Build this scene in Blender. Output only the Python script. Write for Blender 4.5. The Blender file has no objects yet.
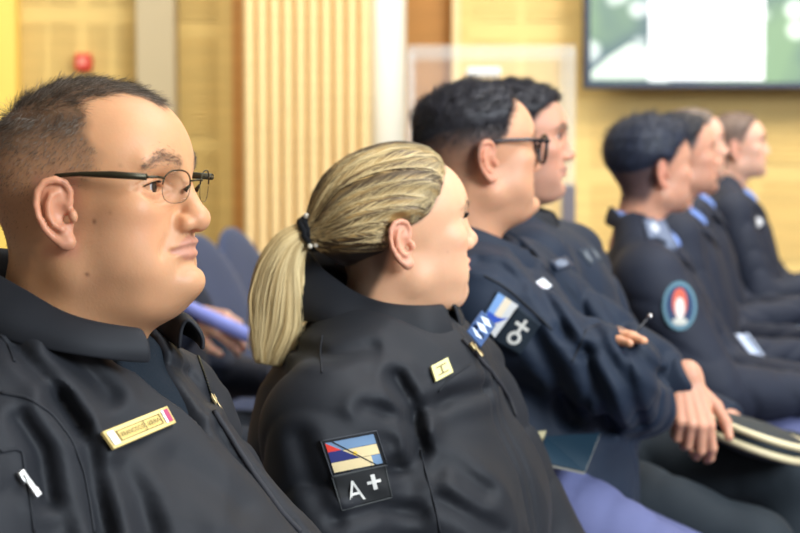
import bpy, bmesh, math, random, os
import numpy as np
from mathutils import Vector, Matrix
from mathutils.bvhtree import BVHTree

C = bpy.context.scene.collection
SC = bpy.context.scene
rng = np.random.default_rng(7)
ONLY = None

# ------------------------------------------------------------------ camera
CAM = np.array([0.0, 0.0, 1.2])
FPX = 1600.0
PITCH = math.atan((266.5 - 175.0) / FPX)
FWD = np.array([0, math.cos(PITCH), -math.sin(PITCH)])
UPV = np.array([0, math.sin(PITCH), math.cos(PITCH)])
RIGHT = np.array([1.0, 0, 0])

def W(px, py, d):
    """world point seen at a given picture position at depth d (metres along the view axis)"""
    return CAM + d * FWD + (px - 400.0) / FPX * d * RIGHT - (py - 266.5) / FPX * d * UPV

cd = bpy.data.cameras.new('camera')
cam = bpy.data.objects.new('camera', cd)
C.objects.link(cam)
cam.location = CAM
cam.rotation_euler = (math.pi / 2 - PITCH, 0, 0)
cd.sensor_width = 36.0
cd.lens = FPX / 800.0 * 36.0
cd.clip_start = 0.05
cd.dof.use_dof = True
cd.dof.focus_distance = 1.60
cd.dof.aperture_fstop = 6.2
SC.camera = cam

# ------------------------------------------------------------------ world, lights, exposure
SC.view_settings.view_transform = 'Standard'
SC.view_settings.look = 'None'
SC.view_settings.exposure = 0.0
SC.view_settings.gamma = 1.0
SC.view_settings.use_curve_mapping = False
wd = bpy.data.worlds.new('world')
SC.world = wd
wd.use_nodes = True
bg = wd.node_tree.nodes['Background']
bg.inputs[0].default_value = (1.0, 0.92, 0.82, 1)
bg.inputs[1].default_value = 0.34

def area(name, loc, target, size, energy, col, sizey=None):
    l = bpy.data.lights.new(name, 'AREA')
    l.energy = energy
    l.color = col
    l.size = size
    if sizey:
        l.shape = 'RECTANGLE'
        l.size_y = sizey
    o = bpy.data.objects.new(name, l)
    C.objects.link(o)
    o.location = loc
    v = Vector(target) - Vector(loc)
    o.rotation_euler = v.to_track_quat('-Z', 'Y').to_euler()
    return o

# assumed daylight key from the right, no window built, and added unseen ceiling lights
area('assumed_key_light', (3.7, -1.3, 2.9), (0.1, 2.2, 1.1), 2.2, 400, (0.82, 0.91, 1.0), 1.8)
area('added_ceiling_light', (1.6, 2.6, 3.9), (1.3, 2.9, 0.0), 2.4, 150, (0.95, 0.97, 1.0), 2.4)
area('added_ceiling_light', (-1.6, 5.4, 3.85), (-1.6, 8.2, 0.9), 3.0, 200, (1.0, 0.96, 0.88), 2.0)  # added washes for the back wall, left then right
area('added_ceiling_light', (2.0, 5.4, 3.85), (2.0, 8.2, 0.9), 3.0, 220, (1.0, 0.96, 0.88), 2.0)

# ------------------------------------------------------------------ implicit modelling
def V3(*a):
    return np.array(a, dtype=np.float32)

def sph(P, c, r):
    return np.linalg.norm(P - np.float32(c), axis=1) - r

def ell(P, c, r, R=None):
    q = P - np.float32(c)
    if R is not None:
        q = q @ R
    r = np.float32(r)
    k0 = np.linalg.norm(q / r, axis=1)
    k1 = np.linalg.norm(q / (r * r), axis=1)
    return k0 * (k0 - 1.0) / np.maximum(k1, 1e-6)

def cone(P, a, b, ra, rb):
    a = np.float32(a); b = np.float32(b)
    ab = b - a
    q = P - a
    t = np.clip((q @ ab) / max(float(ab @ ab), 1e-12), 0, 1)
    d = np.linalg.norm(q - t[:, None] * ab, axis=1)
    return d - (ra + t * (rb - ra))

def tube(P, pts):
    """union of round cones through (x, y, z, r) points"""
    d = None
    for a, b in zip(pts[:-1], pts[1:]):
        e = cone(P, a[:3], b[:3], a[3], b[3])
        d = e if d is None else np.minimum(d, e)
    return d

def smin(a, b, k):
    h = np.maximum(k - np.abs(a - b), 0) / k
    return np.minimum(a, b) - h * h * k * 0.25

def smax(a, b, k):
    return -smin(-a, -b, k)

def gs(d, s):
    return np.exp(-(d / s) ** 2)

def sstep(a, b, x):
    t = np.clip((x - a) / (b - a), 0, 1)
    return t * t * (3 - 2 * t)

def wob(P, seed, freq, n=5):
    """smooth pseudo noise in [-1, 1]"""
    r = np.random.default_rng(seed)
    out = np.zeros(len(P), np.float32)
    for i in range(n):
        k = r.normal(size=3); k = k / np.linalg.norm(k) * freq * r.uniform(0.6, 1.5)
        out += np.sin(P @ np.float32(k) + r.uniform(0, 6.28))
    return out / n * 1.6

def surface(f, lo, hi, h, B=8):
    """polygonise f = 0 by surface nets on a sparse grid"""
    lo = np.array(lo, float); hi = np.array(hi, float)
    nb = np.ceil((hi - lo) / (h * B)).astype(int)
    n = nb * B + 1
    g = [np.arange(k) for k in nb]
    bi = np.stack(np.meshgrid(*g, indexing='ij'), -1).reshape(-1, 3)
    cen = lo + (bi + 0.5) * B * h
    dc = f(cen.astype(np.float32))
    D = np.repeat(np.repeat(np.repeat(dc.reshape(nb), B, 0), B, 1), B, 2)
    D = np.pad(D, ((0, 1), (0, 1), (0, 1)), mode='edge').astype(np.float32)
    act = bi[np.abs(dc) < 0.87 * B * h * 1.45 + 0.004]
    off = np.stack(np.meshgrid(*[np.arange(B + 1)] * 3, indexing='ij'), -1).reshape(-1, 3)
    ch = 1500
    for s in range(0, len(act), ch):
        a = act[s:s + ch]
        ii = (a[:, None, :] * B + off[None]).reshape(-1, 3)
        v = f((lo + ii * h).astype(np.float32))
        D[ii[:, 0], ii[:, 1], ii[:, 2]] = v
    D[0] = D[-1] = 1; D[:, 0] = D[:, -1] = 1; D[:, :, 0] = D[:, :, -1] = 1
    I = D < 0
    m = n - 1
    cnt = np.zeros(m, np.int8)
    cor = [(i, j, k) for i in (0, 1) for j in (0, 1) for k in (0, 1)]
    for (i, j, k) in cor:
        cnt += I[i:i + m[0], j:j + m[1], k:k + m[2]]
    cells = np.argwhere((cnt > 0) & (cnt < 8))
    idx = np.full(m, -1, np.int32)
    idx[cells[:, 0], cells[:, 1], cells[:, 2]] = np.arange(len(cells))
    acc = np.zeros((len(cells), 3)); num = np.zeros(len(cells))
    vals = {c: D[cells[:, 0] + c[0], cells[:, 1] + c[1], cells[:, 2] + c[2]] for c in cor}
    for c in cor:
        for ax in range(3):
            if c[ax] == 0:
                e = list(c); e[ax] = 1; e = tuple(e)
                a, b = vals[c], vals[e]
                x = (a < 0) != (b < 0)
                t = np.where(x, a / np.where(a == b, 1, a - b), 0)
                p = np.tile(np.array(c, float), (len(cells), 1)); p[:, ax] = t
                acc[x] += p[x]; num[x] += 1
    V = lo + (cells + acc / num[:, None]) * h
    F = []
    for ax in range(3):
        u, w = (ax + 1) % 3, (ax + 2) % 3
        sl0 = [slice(None)] * 3; sl1 = [slice(None)] * 3
        sl0[ax] = slice(0, -1); sl1[ax] = slice(1, None)
        A, Bb = I[tuple(sl0)], I[tuple(sl1)]
        e = np.argwhere(A != Bb)
        ok = (e[:, u] > 0) & (e[:, w] > 0) & (e[:, u] < n[u] - 1) & (e[:, w] < n[w] - 1)
        e = e[ok]
        s = A[e[:, 0], e[:, 1], e[:, 2]]
        q = []
        for du, dw in ((-1, -1), (0, -1), (0, 0), (-1, 0)):
            t = e.copy(); t[:, u] += du; t[:, w] += dw
            q.append(idx[t[:, 0], t[:, 1], t[:, 2]])
        q = np.stack(q, 1)
        q[~s] = q[~s][:, ::-1]
        F.append(q)
    F = np.concatenate(F)
    F = F[(F >= 0).all(1)]
    return V, F

def keep_largest(V, F):
    n = len(V)
    lab = np.arange(n)
    E = np.concatenate([F[:, [0, 1]], F[:, [1, 2]], F[:, [2, 3]], F[:, [3, 0]]])
    while True:
        m = np.minimum(lab[E[:, 0]], lab[E[:, 1]])
        new = lab.copy()
        np.minimum.at(new, E[:, 0], m); np.minimum.at(new, E[:, 1], m)
        new = new[new]
        new = new[new]
        if (new == lab).all():
            break
        lab = new
    u, c = np.unique(lab, return_counts=True)
    big = u[c.argmax()]
    k = lab == big
    re = np.cumsum(k) - 1
    Fk = F[k[F[:, 0]]]
    return V[k], re[Fk]

# ------------------------------------------------------------------ meshes and objects
def raw_mesh(name, V, F, col=None, smooth=True, mats=()):
    me = bpy.data.meshes.new(name)
    V = np.asarray(V, np.float32); F = np.asarray(F, np.int32)
    k = F.shape[1]
    me.vertices.add(len(V)); me.vertices.foreach_set('co', V.ravel())
    me.loops.add(F.size); me.loops.foreach_set('vertex_index', F.ravel())
    me.polygons.add(len(F))
    me.polygons.foreach_set('loop_start', np.arange(0, F.size, k, dtype=np.int32))
    me.polygons.foreach_set('use_smooth', np.full(len(F), smooth))
    me.update(calc_edges=True)
    if col is not None:
        a = me.color_attributes.new('Col', 'FLOAT_COLOR', 'POINT')
        c4 = np.ones((len(V), 4), np.float32); c4[:, :3] = col
        a.data.foreach_set('color', c4.ravel())
    for m in mats:
        me.materials.append(m)
    return me

def link(name, me, parent=None, origin=None):
    """link a mesh given in world coordinates; origin moves its pivot"""
    o = bpy.data.objects.new(name, me)
    C.objects.link(o)
    if parent is not None:
        b = Vector(parent['_base']) if '_base' in parent else Vector((0, 0, 0))
        me.transform(Matrix.Translation(-b))
        o.parent = parent
        o['_base'] = tuple(b)
    else:
        b = Vector(origin) if origin is not None else Vector((0, 0, 0))
        me.transform(Matrix.Translation(-b))
        o.location = b
        o['_base'] = tuple(b)
    return o

def tag(o, label=None, cat=None, group=None, kind=None):
    if label: o['label'] = label
    if cat: o['category'] = cat
    if group: o['group'] = group
    if kind: o['kind'] = kind
    return o

class MB:
    """collects simple shapes into one mesh"""
    def __init__(self):
        self.bm = bmesh.new()
        self.cl = self.bm.verts.layers.float_color.new('Col')
        self.col = (1, 1, 1, 1)
    def c(self, *rgb):
        self.col = (*rgb, 1); return self
    def v(self, p):
        v = self.bm.verts.new(tuple(float(a) for a in p)); v[self.cl] = self.col; return v
    def face(self, vs, smooth=False):
        try:
            f = self.bm.faces.new(vs); f.smooth = smooth; return f
        except ValueError:
            return None
    def box(self, lo, hi, bev=0.0, M=None):
        vs = [self.v(p) for p in [(x, y, z) for x in (lo[0], hi[0]) for y in (lo[1], hi[1]) for z in (lo[2], hi[2])]]
        for q in ((0, 1, 3, 2), (4, 6, 7, 5), (0, 4, 5, 1), (2, 3, 7, 6), (0, 2, 6, 4), (1, 5, 7, 3)):
            self.face([vs[i] for i in q])
        if bev:
            es = list({e for v in vs for e in v.link_edges})
            r = bmesh.ops.bevel(self.bm, geom=es, offset=bev, segments=2, profile=0.5, affect='EDGES')
            new = {v for f in r['faces'] for v in f.verts}
            for f in r['faces']: f.smooth = True
            for v in new: v[self.cl] = self.col
            vs = list(new)
        if M is not None:
            for v in vs: v.co = M @ v.co
        return self
    def tube(self, pts, r, n=8, cap=True, flat=1.0, flatdir=None):
        pts = [Vector(p) for p in pts]
        rs = r if hasattr(r, '__len__') else [r] * len(pts)
        rings = []
        prev = None
        for i, p in enumerate(pts):
            t = (pts[min(i + 1, len(pts) - 1)] - pts[max(i - 1, 0)]).normalized()
            ref = Vector(flatdir) if flatdir is not None else (prev if prev is not None else (Vector((0, 0, 1)) if abs(t.z) < 0.9 else Vector((1, 0, 0))))
            a = (ref - t * ref.dot(t)).normalized(); b = t.cross(a)
            prev = a
            rings.append([self.v(p + (a * math.cos(k / n * 2 * math.pi) * flat + b * math.sin(k / n * 2 * math.pi)) * rs[i]) for k in range(n)])
        for A, B in zip(rings[:-1], rings[1:]):
            for k in range(n):
                self.face([A[k], A[(k + 1) % n], B[(k + 1) % n], B[k]], True)
        if cap:
            self.face(rings[0][::-1], False); self.face(rings[-1], False)
        return self
    def ball(self, c, r, seg=16, ring=10):
        r = r if hasattr(r, '__len__') else (r, r, r)
        rows = []
        for j in range(1, ring):
            th = math.pi * j / ring
            rows.append([self.v((c[0] + r[0] * math.sin(th) * math.cos(2 * math.pi * k / seg), c[1] + r[1] * math.sin(th) * math.sin(2 * math.pi * k / seg), c[2] + r[2] * math.cos(th))) for k in range(seg)])
        t = self.v((c[0], c[1], c[2] + r[2])); b = self.v((c[0], c[1], c[2] - r[2]))
        for k in range(seg):
            self.face([t, rows[0][k], rows[0][(k + 1) % seg]], True)
            self.face([b, rows[-1][(k + 1) % seg], rows[-1][k]], True)
            for A, B in zip(rows[:-1], rows[1:]):
                self.face([A[k], B[k], B[(k + 1) % seg], A[(k + 1) % seg]], True)
        return self
    def grid(self, P, smooth=True, thick=None, N=None):
        """P[i][j] points; optional thickness along normals N or computed"""
        nu, nv = len(P), len(P[0])
        top = [[self.v(P[i][j]) for j in range(nv)] for i in range(nu)]
        for i in range(nu - 1):
            for j in range(nv - 1):
                self.face([top[i][j], top[i + 1][j], top[i + 1][j + 1], top[i][j + 1]], smooth)
        return top
    def build(self, name, mat, parent=None, origin=None, fixn=True):
        if fixn:
            bmesh.ops.recalc_face_normals(self.bm, faces=self.bm.faces)
        me = bpy.data.meshes.new(name)
        self.bm.to_mesh(me); self.bm.free()
        me.materials.append(mat)
        return link(name, me, parent, origin)

# ------------------------------------------------------------------ materials
def s2l(c):
    return tuple((x / 12.92 if x <= 0.04045 else ((x + 0.055) / 1.055) ** 2.4) for x in [v / 255.0 for v in c])

def mat(name, col=(0.5, 0.5, 0.5), rough=0.5, metal=0.0, attr=False, bump=None, spec=0.5, sss=0.0, sssr=(1, 0.35, 0.2), sheen=0.0,
        alpha=1.0, trans=0.0, ior=1.45, emit=None, var=None, coat=0.0):
    m = bpy.data.materials.new(name); m.use_nodes = True
    nt = m.node_tree; b = nt.nodes['Principled BSDF']
    b.inputs['Base Color'].default_value = (*col, 1)
    b.inputs['Roughness'].default_value = rough
    b.inputs['Metallic'].default_value = metal
    b.inputs['Specular IOR Level'].default_value = spec
    b.inputs['IOR'].default_value = ior
    b.inputs['Alpha'].default_value = alpha
    b.inputs['Transmission Weight'].default_value = trans
    b.inputs['Sheen Weight'].default_value = sheen
    b.inputs['Coat Weight'].default_value = coat
    if sss:
        b.inputs['Subsurface Weight'].default_value = sss
        b.inputs['Subsurface Radius'].default_value = sssr
        b.inputs['Subsurface Scale'].default_value = 0.006
    src = None
    if attr:
        a = nt.nodes.new('ShaderNodeAttribute'); a.attribute_name = 'Col'
        src = a.outputs['Color']
    if var:   # (scale, amount, stretch)
        tc = nt.nodes.new('ShaderNodeTexCoord'); mp = nt.nodes.new('ShaderNodeMapping')
        mp.inputs['Scale'].default_value = var[2] if len(var) > 2 else (1, 1, 1)
        nz = nt.nodes.new('ShaderNodeTexNoise'); nz.inputs['Scale'].default_value = var[0]; nz.inputs['Detail'].default_value = 4
        nt.links.new(tc.outputs['Object'], mp.inputs['Vector']); nt.links.new(mp.outputs[0], nz.inputs['Vector'])
        mr = nt.nodes.new('ShaderNodeMapRange'); mr.inputs['To Min'].default_value = 1 - var[1]; mr.inputs['To Max'].default_value = 1 + var[1]
        mr.inputs['From Min'].default_value = 0.25; mr.inputs['From Max'].default_value = 0.75
        nt.links.new(nz.outputs['Fac'], mr.inputs['Value'])
        vm = nt.nodes.new('ShaderNodeVectorMath'); vm.operation = 'SCALE'
        if src is None:
            vm.inputs[0].default_value = col
        else:
            nt.links.new(src, vm.inputs[0])
        nt.links.new(mr.outputs[0], vm.inputs['Scale'])
        src = vm.outputs[0]
    if src is not None:
        nt.links.new(src, b.inputs['Base Color'])
    if bump:  # (scale, strength, distance)
        tc = nt.nodes.new('ShaderNodeTexCoord')
        nz = nt.nodes.new('ShaderNodeTexNoise'); nz.inputs['Scale'].default_value = bump[0]; nz.inputs['Detail'].default_value = 5
        nt.links.new(tc.outputs['Object'], nz.inputs['Vector'])
        bp = nt.nodes.new('ShaderNodeBump'); bp.inputs['Strength'].default_value = bump[1]; bp.inputs['Distance'].default_value = bump[2]
        nt.links.new(nz.outputs['Fac'], bp.inputs['Height']); nt.links.new(bp.outputs[0], b.inputs['Normal'])
    if emit:
        b.inputs['Emission Color'].default_value = (*emit[0], 1); b.inputs['Emission Strength'].default_value = emit[1]
        if attr:
            nt.links.new(src, b.inputs['Emission Color'])
    return m

M = {}
M['skin'] = mat('skin', attr=True, rough=0.48, sss=0.35, bump=(420, 0.3, 0.0006), spec=0.42, var=(26, 0.07))
M['eye'] = mat('eye', attr=True, rough=0.12, spec=0.6)
M['hair'] = mat('hair', attr=True, rough=0.42, spec=0.4)
M['dark_hair'] = mat('dark_hair', attr=True, rough=0.5, spec=0.4)
M['softshell'] = mat('softshell_cloth', s2l((26, 28, 33)), 0.64, bump=(900, 0.12, 0.0005), sheen=0.03, var=(9, 0.12), spec=0.32)
M['softshell_blue'] = mat('navy_softshell_cloth', s2l((24, 35, 51)), 0.66, bump=(900, 0.12, 0.0005), sheen=0.03, var=(9, 0.12), spec=0.3)
M['black_cloth'] = mat('black_cloth', s2l((27, 29, 34)), 0.7, bump=(700, 0.15, 0.0005), spec=0.4)
M['knit'] = mat('knit_fleece', s2l((24, 32, 40)), 0.9, bump=(420, 0.9, 0.002), spec=0.2)
M['patch'] = mat('embroidered_patch', attr=True, rough=0.75, bump=(1500, 0.5, 0.0006), spec=0.3)
M['plate'] = mat('enamel_plate', attr=True, rough=0.3, spec=0.5)
M['steel'] = mat('bright_zip_metal', (0.75, 0.74, 0.72), 0.28, 1.0)
M['gun'] = mat('dark_frame_metal', s2l((58, 54, 38)), 0.35, 0.6)
M['blackplastic'] = mat('black_plastic', s2l((24, 26, 34)), 0.25)
# ------------------------------------------------------------------ people: frames
def frame(yaw, pitch=0.0, roll=0.0):
    """columns: local x (forward), y (left), z (up); yaw > 0 turns the face from +X towards the camera"""
    a = math.radians(yaw); p = math.radians(pitch); r = math.radians(roll)
    Rz = np.array([[math.cos(a), math.sin(a), 0], [-math.sin(a), math.cos(a), 0], [0, 0, 1]])
    Ry = np.array([[math.cos(p), 0, -math.sin(p)], [0, 1, 0], [math.sin(p), 0, math.cos(p)]])   # pitch > 0 lifts the chin
    Rx = np.array([[1, 0, 0], [0, math.cos(r), -math.sin(r)], [0, math.sin(r), math.cos(r)]])
    return Rz @ Ry @ Rx

class Fr:
    def __init__(self, o, R, s=1.0):
        self.o = np.array(o, float); self.R = np.array(R, float); self.s = s
    def loc(self, P):
        return ((P - np.float32(self.o)) @ np.float32(self.R) / np.float32(self.s)).astype(np.float32)
    def w(self, p):
        return self.o + self.R @ (np.array(p, float) * self.s)

HP = dict(cf=0.0, jaw=0.0, fat=0.0, dbl=0.0, nose=1.0, nup=0.0, brow=1.0, lip=1.0, wide=1.0, ear=1.0, fem=0.0, fold=1.0, back=0.0, earx=0.0, eyed=(0, 0, 0), mx=0.0, mz=0.0, mw=0.0, cz=0.0, fh=0.0, flare=20, sul=1.0)
EAR_A = math.radians(20)

def ear_loc(A, flare=20):
    """ear coordinates: u forward, v up, w outward"""
    c = np.float32((-0.009, 0.0745, 0.002))
    q = A - c
    ca, sa = math.cos(math.radians(flare)), math.sin(math.radians(flare))
    u = q[:, 0] * ca + q[:, 1] * (-sa)
    w = q[:, 0] * sa + q[:, 1] * ca
    # hinge about the front edge
    tl = math.radians(9)
    u2 = u * math.cos(tl) + q[:, 2] * math.sin(tl)
    v2 = -u * math.sin(tl) + q[:, 2] * math.cos(tl)
    return np.stack([u2, v2, w], 1).astype(np.float32)

HELIX = [(0.006, 0.002, 0.006, .0026), (0.0125, 0.010, 0.006, .0030), (0.0145, 0.019, 0.006, .0033), (0.011, 0.028, 0.008, .0036), (0.003, 0.0325, 0.010, .0037), (-0.007, 0.0315, 0.011, .0037),
         (-0.0145, 0.024, 0.012, .0036), (-0.0175, 0.012, 0.013, .0034), (-0.0172, 0.0, 0.013, .0032), (-0.0135, -0.012, 0.012, .0032), (-0.008, -0.021, 0.010, .0035), (-0.001, -0.028, 0.009, .0045), (0.005, -0.0275, 0.007, .0050)]
ANTI = [(0.004, 0.022, 0.008, .0024), (-0.003, 0.019, 0.0098, .0030), (-0.0075, 0.010, 0.011, .0032), (-0.008, 0.0, 0.0112, .0032), (-0.0045, -0.009, 0.0105, .0034), (0.001, -0.0145, 0.010, .0036)]

def ear_sdf(A, flare=20):
    q = ear_loc(A, flare)
    d = ell(q, (-0.002, 0.003, 0.0045), (0.0165, 0.031, 0.0050))
    d = smin(d, tube(q, HELIX), 0.003)
    d = smin(d, tube(q, ANTI), 0.004)
    d = smin(d, ell(q, (0.003, -0.026, 0.0065), (0.0085, 0.0095, 0.0050)), 0.004)
    d = smax(d, -ell(q, (0.0035, -0.0005, 0.0150), (0.0085, 0.0115, 0.0095)), 0.003)
    d = smax(d, -ell(q, (0.0065, -0.006, 0.006), (0.004, 0.0045, 0.007)), 0.002)
    d = smin(d, ell(q, (0.0135, -0.004, 0.0075), (0.0042, 0.0065, 0.0042)), 0.003)
    d = smax(d, -tube(q, [(0.007, 0.023, 0.0115, .0026), (-0.006, 0.024, 0.0145, .0026), (-0.0125, 0.014, 0.0165, .0026), (-0.0125, 0.002, 0.0165, .0024)]), 0.003)
    return d

LIPU = [(0.1010, 0, -0.0272, .0046), (0.0985, 0.008, -0.0274, .0048), (0.0930, 0.017, -0.0302, .0038), (0.0855, 0.0250, -0.0335, .0022)]
LIPL = [(0.0992, 0, -0.0378, .0054), (0.0962, 0.010, -0.0376, .0052), (0.0910, 0.018, -0.0358, .0040), (0.0850, 0.0245, -0.0342, .0022)]
CREASE = [(0.1060, 0, -0.0322, .001), (0.1025, 0.010, -0.0322, .001), (0.0960, 0.019, -0.0332, .001), (0.0870, 0.0275, -0.0345, .001)]
def lip_line(pts, p, k=1.0):
    """mouth course moved and narrowed for one face"""
    out = []
    for a, b, c, r in pts:
        t = b / .026
        out.append((a + p['mx'] + p['mw'] * t * .006, b * (1 - .16 * p['mw']), c + p['mz'] - .002 * p['mw'] * t * t, r * k))
    return out
EYE = (0.0725, 0.0325, 0.0310)

def skull(q, p):
    d = ell(q, (0.000, 0, 0.044), (0.094 + p['back'] * .5, 0.0735, 0.080))
    d = smin(d, ell(q, (-0.032 - p['back'], 0, 0.034), (0.064, 0.068, 0.066)), 0.02)
    d = smin(d, ell(q, (0.045 + p['fh'], 0, 0.050), (0.0520, 0.060, 0.056)), 0.02)
    return smin(d, ell(q, (0.040, 0, -0.012), (0.049, 0.0555, 0.066)), 0.025)

def head_sdf(q, p):
    """q: points in head coordinates (ear canal midpoint at the origin)"""
    A = q.copy(); A[:, 1] = np.abs(A[:, 1]) / p['wide']
    q = A
    fat, fem = p['fat'], p['fem']
    d = ell(q, (0.000, 0, 0.044), (0.094 + p['back'] * .5, 0.0735, 0.080))
    d = smin(d, ell(q, (-0.032 - p['back'], 0, 0.034), (0.064, 0.068, 0.066)), 0.02)
    d = smin(d, ell(q, (0.045 + p['fh'], 0, 0.050), (0.0520, 0.060, 0.056)), 0.02)
    d = smin(d, ell(q, (0.040, 0, -0.012), (0.049, 0.0555, 0.066)), 0.025)
    g = 0.020 + 0.004 * fat
    d = smin(d, cone(A, (0.012, 0.043 + .004 * p['jaw'], -0.046), (0.074 + p['cf'] * .6, 0.012, -0.068 + p['cz']), g, 0.0165), 0.022)
    d = smin(d, ell(q, (0.045, 0, -0.060), (0.040, 0.042, 0.022)), 0.02)
    d = smin(d, ell(q, (0.0845 + p['cf'], 0, -0.0665 + p['cz']), (0.0185, 0.020 - .003 * fem, 0.0165)), 0.016)
    d = smin(d, ell(A, (0.063, 0.0425, 0.006), (0.022, 0.020, 0.017)), 0.016)
    if fat > 0:
        d = smin(d, ell(A, (0.050, 0.038, -0.030), (0.034, 0.018 + 0.010 * fat, 0.034)), 0.022)
        d = smin(d, ell(A, (0.068, 0.026, -0.050), (0.020, 0.016 + 0.006 * fat, 0.018)), 0.016)
    if p['dbl'] > 0:
        d = smin(d, ell(q, (0.046, 0, -0.078), (0.036 + 0.008 * p['dbl'], 0.046, 0.016 + 0.012 * p['dbl'])), 0.02)
    d = smin(d, ell(q, (0.0715 + p['mx'], 0, -0.030 + p['mz']), (0.0275, 0.031, 0.026)), 0.016)
    d = smin(d, cone(A, (0.0865 + p['fh'] * .6, 0.012, 0.0475), (0.074, 0.043, 0.0485), 0.0098 * p['brow'], 0.008 * p['brow']), 0.012)
    # eyes
    Ae = A - np.float32(p['eyed'])
    d = smax(d, -ell(Ae, (0.099, 0.033, 0.0305), (0.0175, 0.0175, 0.0125)), 0.012)
    d = smin(d, sph(Ae, EYE, 0.0146), 0.005)
    ey = Ae - np.float32(EYE)
    t = ey[:, 1] / 0.0150
    hu = 0.0052 * (1 - t * t) - 0.0004; hl = 0.0046 * (1 - t * t)
    op = np.maximum(ey[:, 2] - hu, -ey[:, 2] - hl)
    op = np.maximum(op, 0.0118 - np.linalg.norm(ey, axis=1))
    op = np.maximum(op, 0.003 - ey[:, 0])
    d = smax(d, -op, 0.0012)
    # upper lid crease and bag
    r = np.linalg.norm(ey, axis=1)
    d = d + 0.0013 * gs(ey[:, 2] - 0.0095 + 0.006 * t * t, 0.0016) * sstep(0.024, 0.016, np.abs(ey[:, 1])) * (ey[:, 0] > 0) * (r < .03)
    d = d + 0.0012 * gs(ey[:, 2] + 0.0125 - 0.005 * t * t, 0.0022) * sstep(0.024, 0.012, np.abs(ey[:, 1])) * (ey[:, 0] > 0) * (r < .03) * p['fold']
    # nose
    n = p['nose']; nu = p['nup']
    d = smin(d, tube(A, [(0.0865, 0, 0.040, .0085), (0.0925, 0, 0.027, .0080), (0.0998, 0, 0.012, .0086), (0.1045 + .001 * n, 0, 0.000 + nu, .0098 * n)]), 0.009)
    d = smin(d, sph(A, (0.1065, 0, -0.0025 + nu), 0.0103 * n), 0.007)
    d = smin(d, ell(A, (0.0975, 0.0118 * n, -0.0070 + nu * .5), (0.0112, 0.0068 * n, 0.0080)), 0.005)
    d = smax(d, -ell(A, (0.1030, 0.0066, -0.0150 + nu * .7), (0.0065, 0.0034, 0.0048)), 0.0025)
    d = d + 0.0009 * gs(tube(A, [(0.0955, 0.0205 * n, -0.001, .001), (0.091, 0.0205 * n, -0.011, .001)]), 0.0035)
    d = d + 0.0022 * p['fold'] * gs(tube(A, [(0.096, 0.021, -0.006, .001), (0.0925, 0.0265, -0.017, .001), (0.086, 0.035, -0.032, .001), (0.080, 0.037, -0.044, .001)]), 0.0042)
    # mouth
    d = smin(d, tube(A, lip_line(LIPU, p, 0.75 + .25 * p['lip'])), 0.005)
    d = smin(d, tube(A, lip_line(LIPL, p, 0.75 + .25 * p['lip'])), 0.005)
    d = d + 0.0042 * gs(tube(A, lip_line(CREASE, p)), 0.0019)
    d = d + 0.0030 * p['sul'] * gs(tube(A, lip_line([(0.1005, 0, -0.0505, .002), (0.094, 0.015, -0.050, .002)], dict(p, mw=0))), 0.006)
    d = d + 0.0010 * gs(tube(A, [(0.1035, 0, -0.016, .001), (0.1045, 0, -0.022, .001)]), 0.0025)
    d = d + 0.0016 * gs(np.linalg.norm(A - np.float32((0.083 + p['mx'] + .006 * p['mw'], 0.0305 - .004 * p['mw'], -0.036 + p['mz'])), axis=1), 0.005)
    # ear
    E = A.copy()
    if p['ear'] != 1.0:
        E = (E - np.float32((-0.005 + p['earx'], 0.072, 0.0))) / p['ear'] + np.float32((-0.005, 0.072, 0.0))
    m = (A[:, 1] > 0.045) & (np.abs(A[:, 0]) < 0.06) & (np.abs(A[:, 2]) < 0.07)
    if m.any():
        e = ear_sdf(E[m], p['flare']) * p['ear']
        d[m] = smin(d[m], e, 0.004)
    return d

def head_color(q, p, skin, lipc=(0.47, 0.20, 0.155), red=(0.62, 0.22, 0.15), stub=0.0, hairm=None, hairc=(0.03, 0.025, 0.02)):
    A = q.copy(); A[:, 1] = np.abs(A[:, 1])
    n = len(q)
    c = np.tile(np.float32(skin), (n, 1))
    def mix(col, w):
        nonlocal c
        c = c * (1 - w[:, None]) + np.float32(col) * w[:, None]
    ax_ = A[:, 0] - p['earx']
    earm = sstep(0.064, 0.074, A[:, 1]) * sstep(0.045, 0.03, np.abs(A[:, 2])) * sstep(-0.04, -0.03, ax_) * sstep(0.012, 0.004, ax_)
    mix(red, 0.42 * earm)
    mix(red, 0.24 * gs(np.linalg.norm((A - np.float32((0.108, 0, -0.004))) / np.float32((1, 1, .9)), axis=1), 0.016))
    mix(red, 0.20 * gs(np.linalg.norm(A - np.float32((0.075, 0.045, -0.008)), axis=1), 0.026))
    mix(red, 0.16 * gs(np.linalg.norm(A - np.float32((0.088, 0.033, 0.024)), axis=1), 0.012))
    if stub > 0:
        s = sstep(0.012, -0.012, A[:, 2] + 0.25 * (A[:, 0] - 0.06)) * sstep(0.0, 0.02, A[:, 0]) * sstep(-0.115, -0.09, A[:, 2])
        s = s * (1 - gs(np.linalg.norm(A - np.float32((0.082, 0.045, -0.012)), axis=1), 0.026))
        mix((0.19, 0.15, 0.13), stub * s)
    zc = 0.0475 + 0.006 * sstep(0.012, 0.036, A[:, 1]) - 0.008 * sstep(0.036, 0.055, A[:, 1])
    mix((0.10, 0.07, 0.055), p.get('browtint', .35) * gs(A[:, 2] - zc, .0042) * sstep(.009, .016, A[:, 1]) * sstep(.054, .046, A[:, 1]) * (A[:, 0] > .05))
    lm = np.minimum(tube(A, lip_line(LIPU, p)), tube(A, lip_line(LIPL, p)))
    mix(lipc, 0.62 * sstep(0.0022, 0.0002, lm))
    if hairm is not None:
        mix(hairc, hairm)
    return c

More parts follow.
